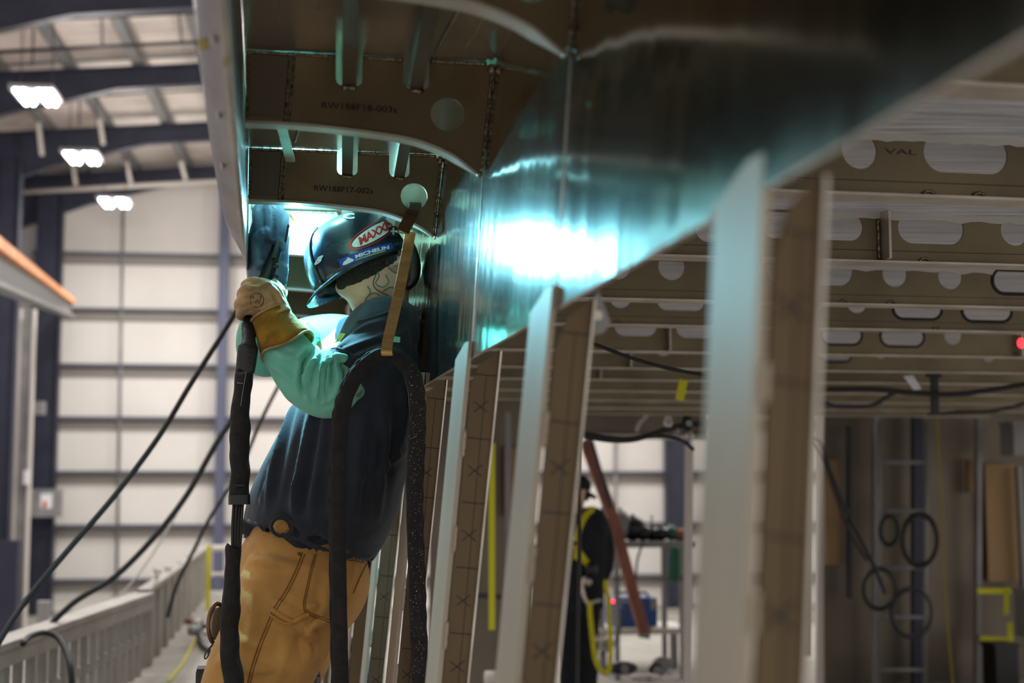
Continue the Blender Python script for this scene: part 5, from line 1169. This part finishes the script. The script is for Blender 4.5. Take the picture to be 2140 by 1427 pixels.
# sleeved hose over the hook
root = thing('sleeved_hose', 'thick black fabric sleeved hose looped over the bronze hook in front of the welder', 'hose', hp(800, 745, 2.95))
HP_ = [(716, 1700), (713, 1500), (711, 1400), (708, 1250), (706, 1100), (706, 980), (710, 900), (718, 845), (738, 795), (768, 760), (806, 742), (842, 757), (864, 792), (871, 850), (870, 930), (866, 1020), (867, 1120), (871, 1220), (873, 1300), (877, 1400), (880, 1500), (882, 1700)]
c = cr([(x, y, 2.955) for x, y in HP_], 9)
bm = BM(); C = [hp(*q) for q in c]; R = []
for i, p in enumerate(C):
    T = (C[min(i+1, len(C)-1)]-C[max(i-1, 0)]).normalized(); W = T.cross(HA).normalized(); Dp = W.cross(T).normalized(); ring = []
    for j in range(20):
        a = 2*math.pi*j/20; ca, sa = math.cos(a), math.sin(a); ca = math.copysign(abs(ca)**.75, ca); sa = math.copysign(abs(sa)**.75, sa)
        q = W*ca*.0168+Dp*sa*.011; q *= 1+.07*noise.noise((p+q)*40); ring.append(p+q)
    R.append(ring)
rings(bm, R); sh_ = part('sleeve', bm, M['hose'], root, None, True)
bm = BM(); P = []
for i, p in enumerate(C):
    T = (C[min(i+1, len(C)-1)]-C[max(i-1, 0)]).normalized(); W = T.cross(HA).normalized(); P.append(p-W*(-.0165 if False else .0165)*(-1)+W*.0008*math.sin(i*1.3))
tube(bm, P, .0026, 7); part('sleeve_seam', bm, M['hose'], root, 'rolled seam along the sleeve', True)
bm = BM(); tz = bvh(sh_); random.seed(3)
for _ in range(260):
    x = random.uniform(855, 888); y = random.uniform(760, 1420); h = hit(tz, x, y, .0)
    if h is not None:
        r = random.uniform(.0003, .0009); blob(bm, h, r, r, r, None, 6)
o = part('weld_spatter', bm, M['spatter'], root, 'silver specks of spatter'); o['kind'] = 'stuff'
# hook strap
root = thing('hook_strap', 'bent bronze coloured metal strip hooked through the round hole and holding the black hose', 'hook', hp(850, 490, 2.98))
def strip(pts, w, t=.0022):
    bm = BM(); c = cr(pts, 5); C = [hp(*p) for p in c]; R = []
    for i, p in enumerate(C):
        T = (C[min(i+1, len(C)-1)]-C[max(i-1, 0)]).normalized(); W = T.cross(HA)
        if W.length < .3: W = HT.copy()
        W = HT-T*HT.dot(T); W.normalize(); Nn = W.cross(T).normalized()
        R.append([p-W*w/2-Nn*t/2, p+W*w/2-Nn*t/2, p+W*w/2+Nn*t/2, p-W*w/2+Nn*t/2])
    rings(bm, R); return bm
part('lower_arm', strip([(858, 484, 2.992), (850, 530, 2.985), (834, 610, 2.972), (820, 670, 2.958), (810, 715, 2.940), (808, 732, 2.932), (809, 742, 2.936), (812, 738, 2.95)], .0228), M['strap'], root, 'long bronze strip')
part('upper_arm', strip([(868, 424, 3.05), (868, 434, 3.012), (862, 445, 2.985), (842, 484, 2.972)], .0265), M['brown'], root, 'darker upper strip through the hole')
bm = BM(); bar(bm, hp(829, 484, 2.970), hp(852, 489, 2.970), .003, .003, Z); part('strip_edge', bm, M['strap'], root)
single('green_tag', (lambda b: (bar(b, hp(818, 708, 3.0), hp(836, 710, 3.0), .012, .001, Z*1.0 if False else HA), b)[1])(BM()), M['teal'], 'small teal tag beside the foot of the bronze strip', 'tag')
# welding arc
bm = BM(); ARC = hp(616, 474, 3.31); blob(bm, ARC, .005, .005, .005, None, 10); single('welding_arc', bm, M['arc'], 'blinding white welding arc glaring between the blue glove and the helmet', 'arc', None, True)
# ================================================================== SECOND WORKER
K = 10.0
root = thing('person', 'worker in black clothes, dark cap and yellow safety harness standing beyond the posts, partly hidden', 'person', HW(hx(1215, 1200, K)[0], K, PL))
bm = BM()
sloft(bm, [(1205, 1080, K, 20, .06), (1204, 1064, K, 15, .05), (1203, 1048, K, 20, .07), (1205, 1025, K, 27, .09), (1206, 1008, K, 24, .08), (1207, 996, K, 10, .04)], 4, 20)
sloft(bm, [(1192, 1030, K, 10, .05), (1180, 1036, K, 5, .02)], 3, 10)
sloft(bm, [(1210, 1068, K, 24, .10), (1215, 1085, K, 48, .17), (1218, 1130, K, 48, .16), (1218, 1200, K, 42, .14), (1214, 1265, K, 44, .15)], 4, 24)
sloft(bm, [(1250, 1090, K, 20, .07), (1263, 1140, K, 17, .06), (1264, 1180, K, 14, .05), (1254, 1215, K, 12, .045), (1247, 1236, K, 11, .035)], 4, 16)
sloft(bm, [(1180, 1092, K, 20, .07), (1165, 1150, K, 16, .06), (1160, 1200, K, 12, .05), (1160, 1235, K, 10, .04)], 4, 16)
for cx in (-22, 16): sloft(bm, [(1214+cx, 1255, K, 25, .10), (1210+cx, 1340, K, 21, .08), (1212+cx, 1400, K, 18, .07), (1210+cx, 1490, K, 13, .05), (1206+cx, 1500, K, 15, .06)], 4, 16)
bb = part('body', bm, M['skin'], root); bake(bb, .012, 4)
bm = BM()
sloft(bm, [(1211, 1066, K, 26, .10), (1216, 1084, K, 52, .18), (1219, 1130, K, 52, .18), (1219, 1200, K, 46, .16), (1215, 1268, K, 47, .16), (1215, 1275, K, 44, .15)], 4, 28)
sloft(bm, [(1250, 1090, K, 23, .08), (1265, 1140, K, 20, .07), (1266, 1180, K, 17, .06), (1256, 1212, K, 14, .05)], 4, 18); sloft(bm, [(1180, 1092, K, 23, .08), (1165, 1150, K, 19, .07), (1160, 1205, K, 15, .06)], 4, 18)
o = part('jacket', bm, M['black'], root, 'black long sleeved top'); bake(o, .012, 4, lambda p: .006*noise.noise(p*9)); TJ = bvh(o)
bm = BM()
for cx in (-22, 16): sloft(bm, [(1214+cx, 1255, K, 28, .11), (1210+cx, 1340, K, 25, .09), (1212+cx, 1400, K, 22, .08), (1210+cx, 1485, K, 19, .07)], 4, 18)
o = part('trousers', bm, M['black'], root); bake(o, .012, 4, lambda p: .006*noise.noise(p*9))
for cx in (-24, 14): bm = BM(); sloft(bm, [(1212+cx, 1478, K, 17, .06), (1210+cx, 1500, K, 18, .08), (1200+cx, 1503, K, 22, .07)], 3, 14); part('boot', bm, M['boot'], root, None, True)
bm = BM(); sloft(bm, [(1206, 1022, K, 29, .10), (1207, 1008, K, 29, .10), (1208, 997, K, 20, .075), (1208, 992, K, 8, .03)], 4, 22); cap = part('cap', bm, M['black'], root, 'dark cap worn backwards', True)
bm = BM(); bar(bm, hp(1222, 1026, K), hp(1243, 1040, K), .12, .02, Z); part('cap_brim', bm, M['black'], root)
bm = BM(); sloft(bm, [(1218, 1022, K, 12, .07), (1222, 1036, K, 12, .07), (1222, 1046, K, 6, .04)], 3, 14); part('hair', bm, M['black'], root, None, True)
bm = BM()
for P in ([(1238, 1064), (1222, 1080), (1212, 1100), (1206, 1120), (1200, 1128)], [(1202, 1140), (1208, 1150), (1220, 1168), (1236, 1188)], [(1206, 1150), (1204, 1168)]):
    surf_tube(bm, TJ, P, .024, 5, .002, 8)
part('harness', bm, M['yellowweb'], root, 'yellow safety harness straps', True)
bm = BM(); c = hp(1246, 1228, K-.05)
sloft(bm, [(1252, 1205, K-.02, 14, .05), (1247, 1225, K-.02, 15, .045), (1244, 1238, K-.02, 13, .035)], 3, 16)
for k in range(4):
    x = 1235+6*k; finger_ = [hp(x, 1236, K-.03), hp(x-1, 1246+(k in (1, 2))*2, K-.04), hp(x, 1251, K-.01)]; ctube(bm, finger_, .012, 3, 8)
ctube(bm, [hp(1236, 1222, K-.05), hp(1229, 1234, K-.06), hp(1231, 1242, K-.05)], .013, 3, 8)
o = part('glove', bm, M['greyglove'], root, 'grey work glove'); bake(o, .006, 2)
root = thing('lanyard', 'yellow lanyard with pale hooks looping down from the harness of the worker', 'lanyard', hp(1245, 1400, K-.2))
bm = BM(); ctube(bm, [hp(x, y, K-.25) for x, y in [(1232, 1255), (1234, 1290), (1238, 1330), (1243, 1370), (1252, 1396), (1264, 1406), (1274, 1394), (1276, 1350), (1274, 1290), (1272, 1255), (1266, 1225), (1268, 1212)]], .018, 6, 8); part('webbing', bm, M['yellowweb'], root, None, True)
bm = BM(); ctube(bm, [hp(x, y, K-.25) for x, y in [(1222, 1206), (1216, 1222), (1220, 1245), (1230, 1262), (1244, 1256), (1256, 1254)]], .014, 6, 8); part('hook', bm, M['bright'], root, 'pale snap hook', True)
bm = BM(); blob(bm, hp(1228, 1216, K-.25), .035, .02, .03, None, 10); part('clip', bm, M['bright'], root, None, True); bm = BM(); blob(bm, hp(1246, 1336, K-.25), .03, .02, .03, None, 10); part('clip', bm, M['bright'], root, None, True)
bm = BM(); blob(bm, hp(1236, 1190, K-.2), .045, .03, .06, None, 12); single('belt_pouch', bm, M['plastic'], 'black pouch clipped at the hip of the background worker', 'pouch', None, True)
# ================================================================== LIGHT AND CAMERA
def area(name, loc, size, power, col, rot=(0, 0, 0), spread=math.pi):
    l = bpy.data.lights.new(name, 'AREA'); l.shape = 'RECTANGLE'; l.size, l.size_y = size; l.energy = power; l.color = col; l.spread = spread
    o = bpy.data.objects.new(name, l); COL.objects.link(o); o.location = loc; o.rotation_euler = rot; return o
for d in (10, 17, 23, 28.7, 34.4, 40.0):
    for x in (-5.6, 1.5, 9):
        area('hall_light', BW(x, d, 7.4), (.8, 1.1), 270, (1, .965, .93))
for d in (23, 28.7, 34.4, 40.0):  # added points for the lamps' upward light, brightening the roof
    for x in (-5.6, 1.5):
        q = bpy.data.lights.new('roof_fill', 'POINT'); q.energy = 220; q.color = (1, .95, .9); q.shadow_soft_size = .3
        o = bpy.data.objects.new('roof_fill', q); COL.objects.link(o); o.location = BW(x, d, 7.2)
l = bpy.data.lights.new('arc_light', 'POINT'); l.energy = 66; l.color = (.24, .78, 1.0); l.shadow_soft_size = .012
o = bpy.data.objects.new('arc_light', l); COL.objects.link(o); o.location = hp(616, 474, 3.31)
w = bpy.data.worlds.new('w'); SC.world = w; w.use_nodes = True
w.node_tree.nodes['Background'].inputs[0].default_value = (1, .95, .90, 1); w.node_tree.nodes['Background'].inputs[1].default_value = .68
cam = bpy.data.cameras.new('camera'); co = bpy.data.objects.new('camera', cam); COL.objects.link(co)
cam.sensor_width = 36; cam.lens = 50; co.location = CAM; co.rotation_euler = (math.pi/2+PIT, 0, 0); cam.clip_start = .05; cam.clip_end = 200
cam.dof.use_dof = True; cam.dof.focus_distance = 3.08; cam.dof.aperture_fstop = 3.2
SC.camera = co
vs = SC.view_settings; SC.display_settings.display_device = 'sRGB'; vs.view_transform = 'Standard'; vs.look = 'None'; vs.gamma = 1; vs.use_curve_mapping = False; vs.exposure = 0
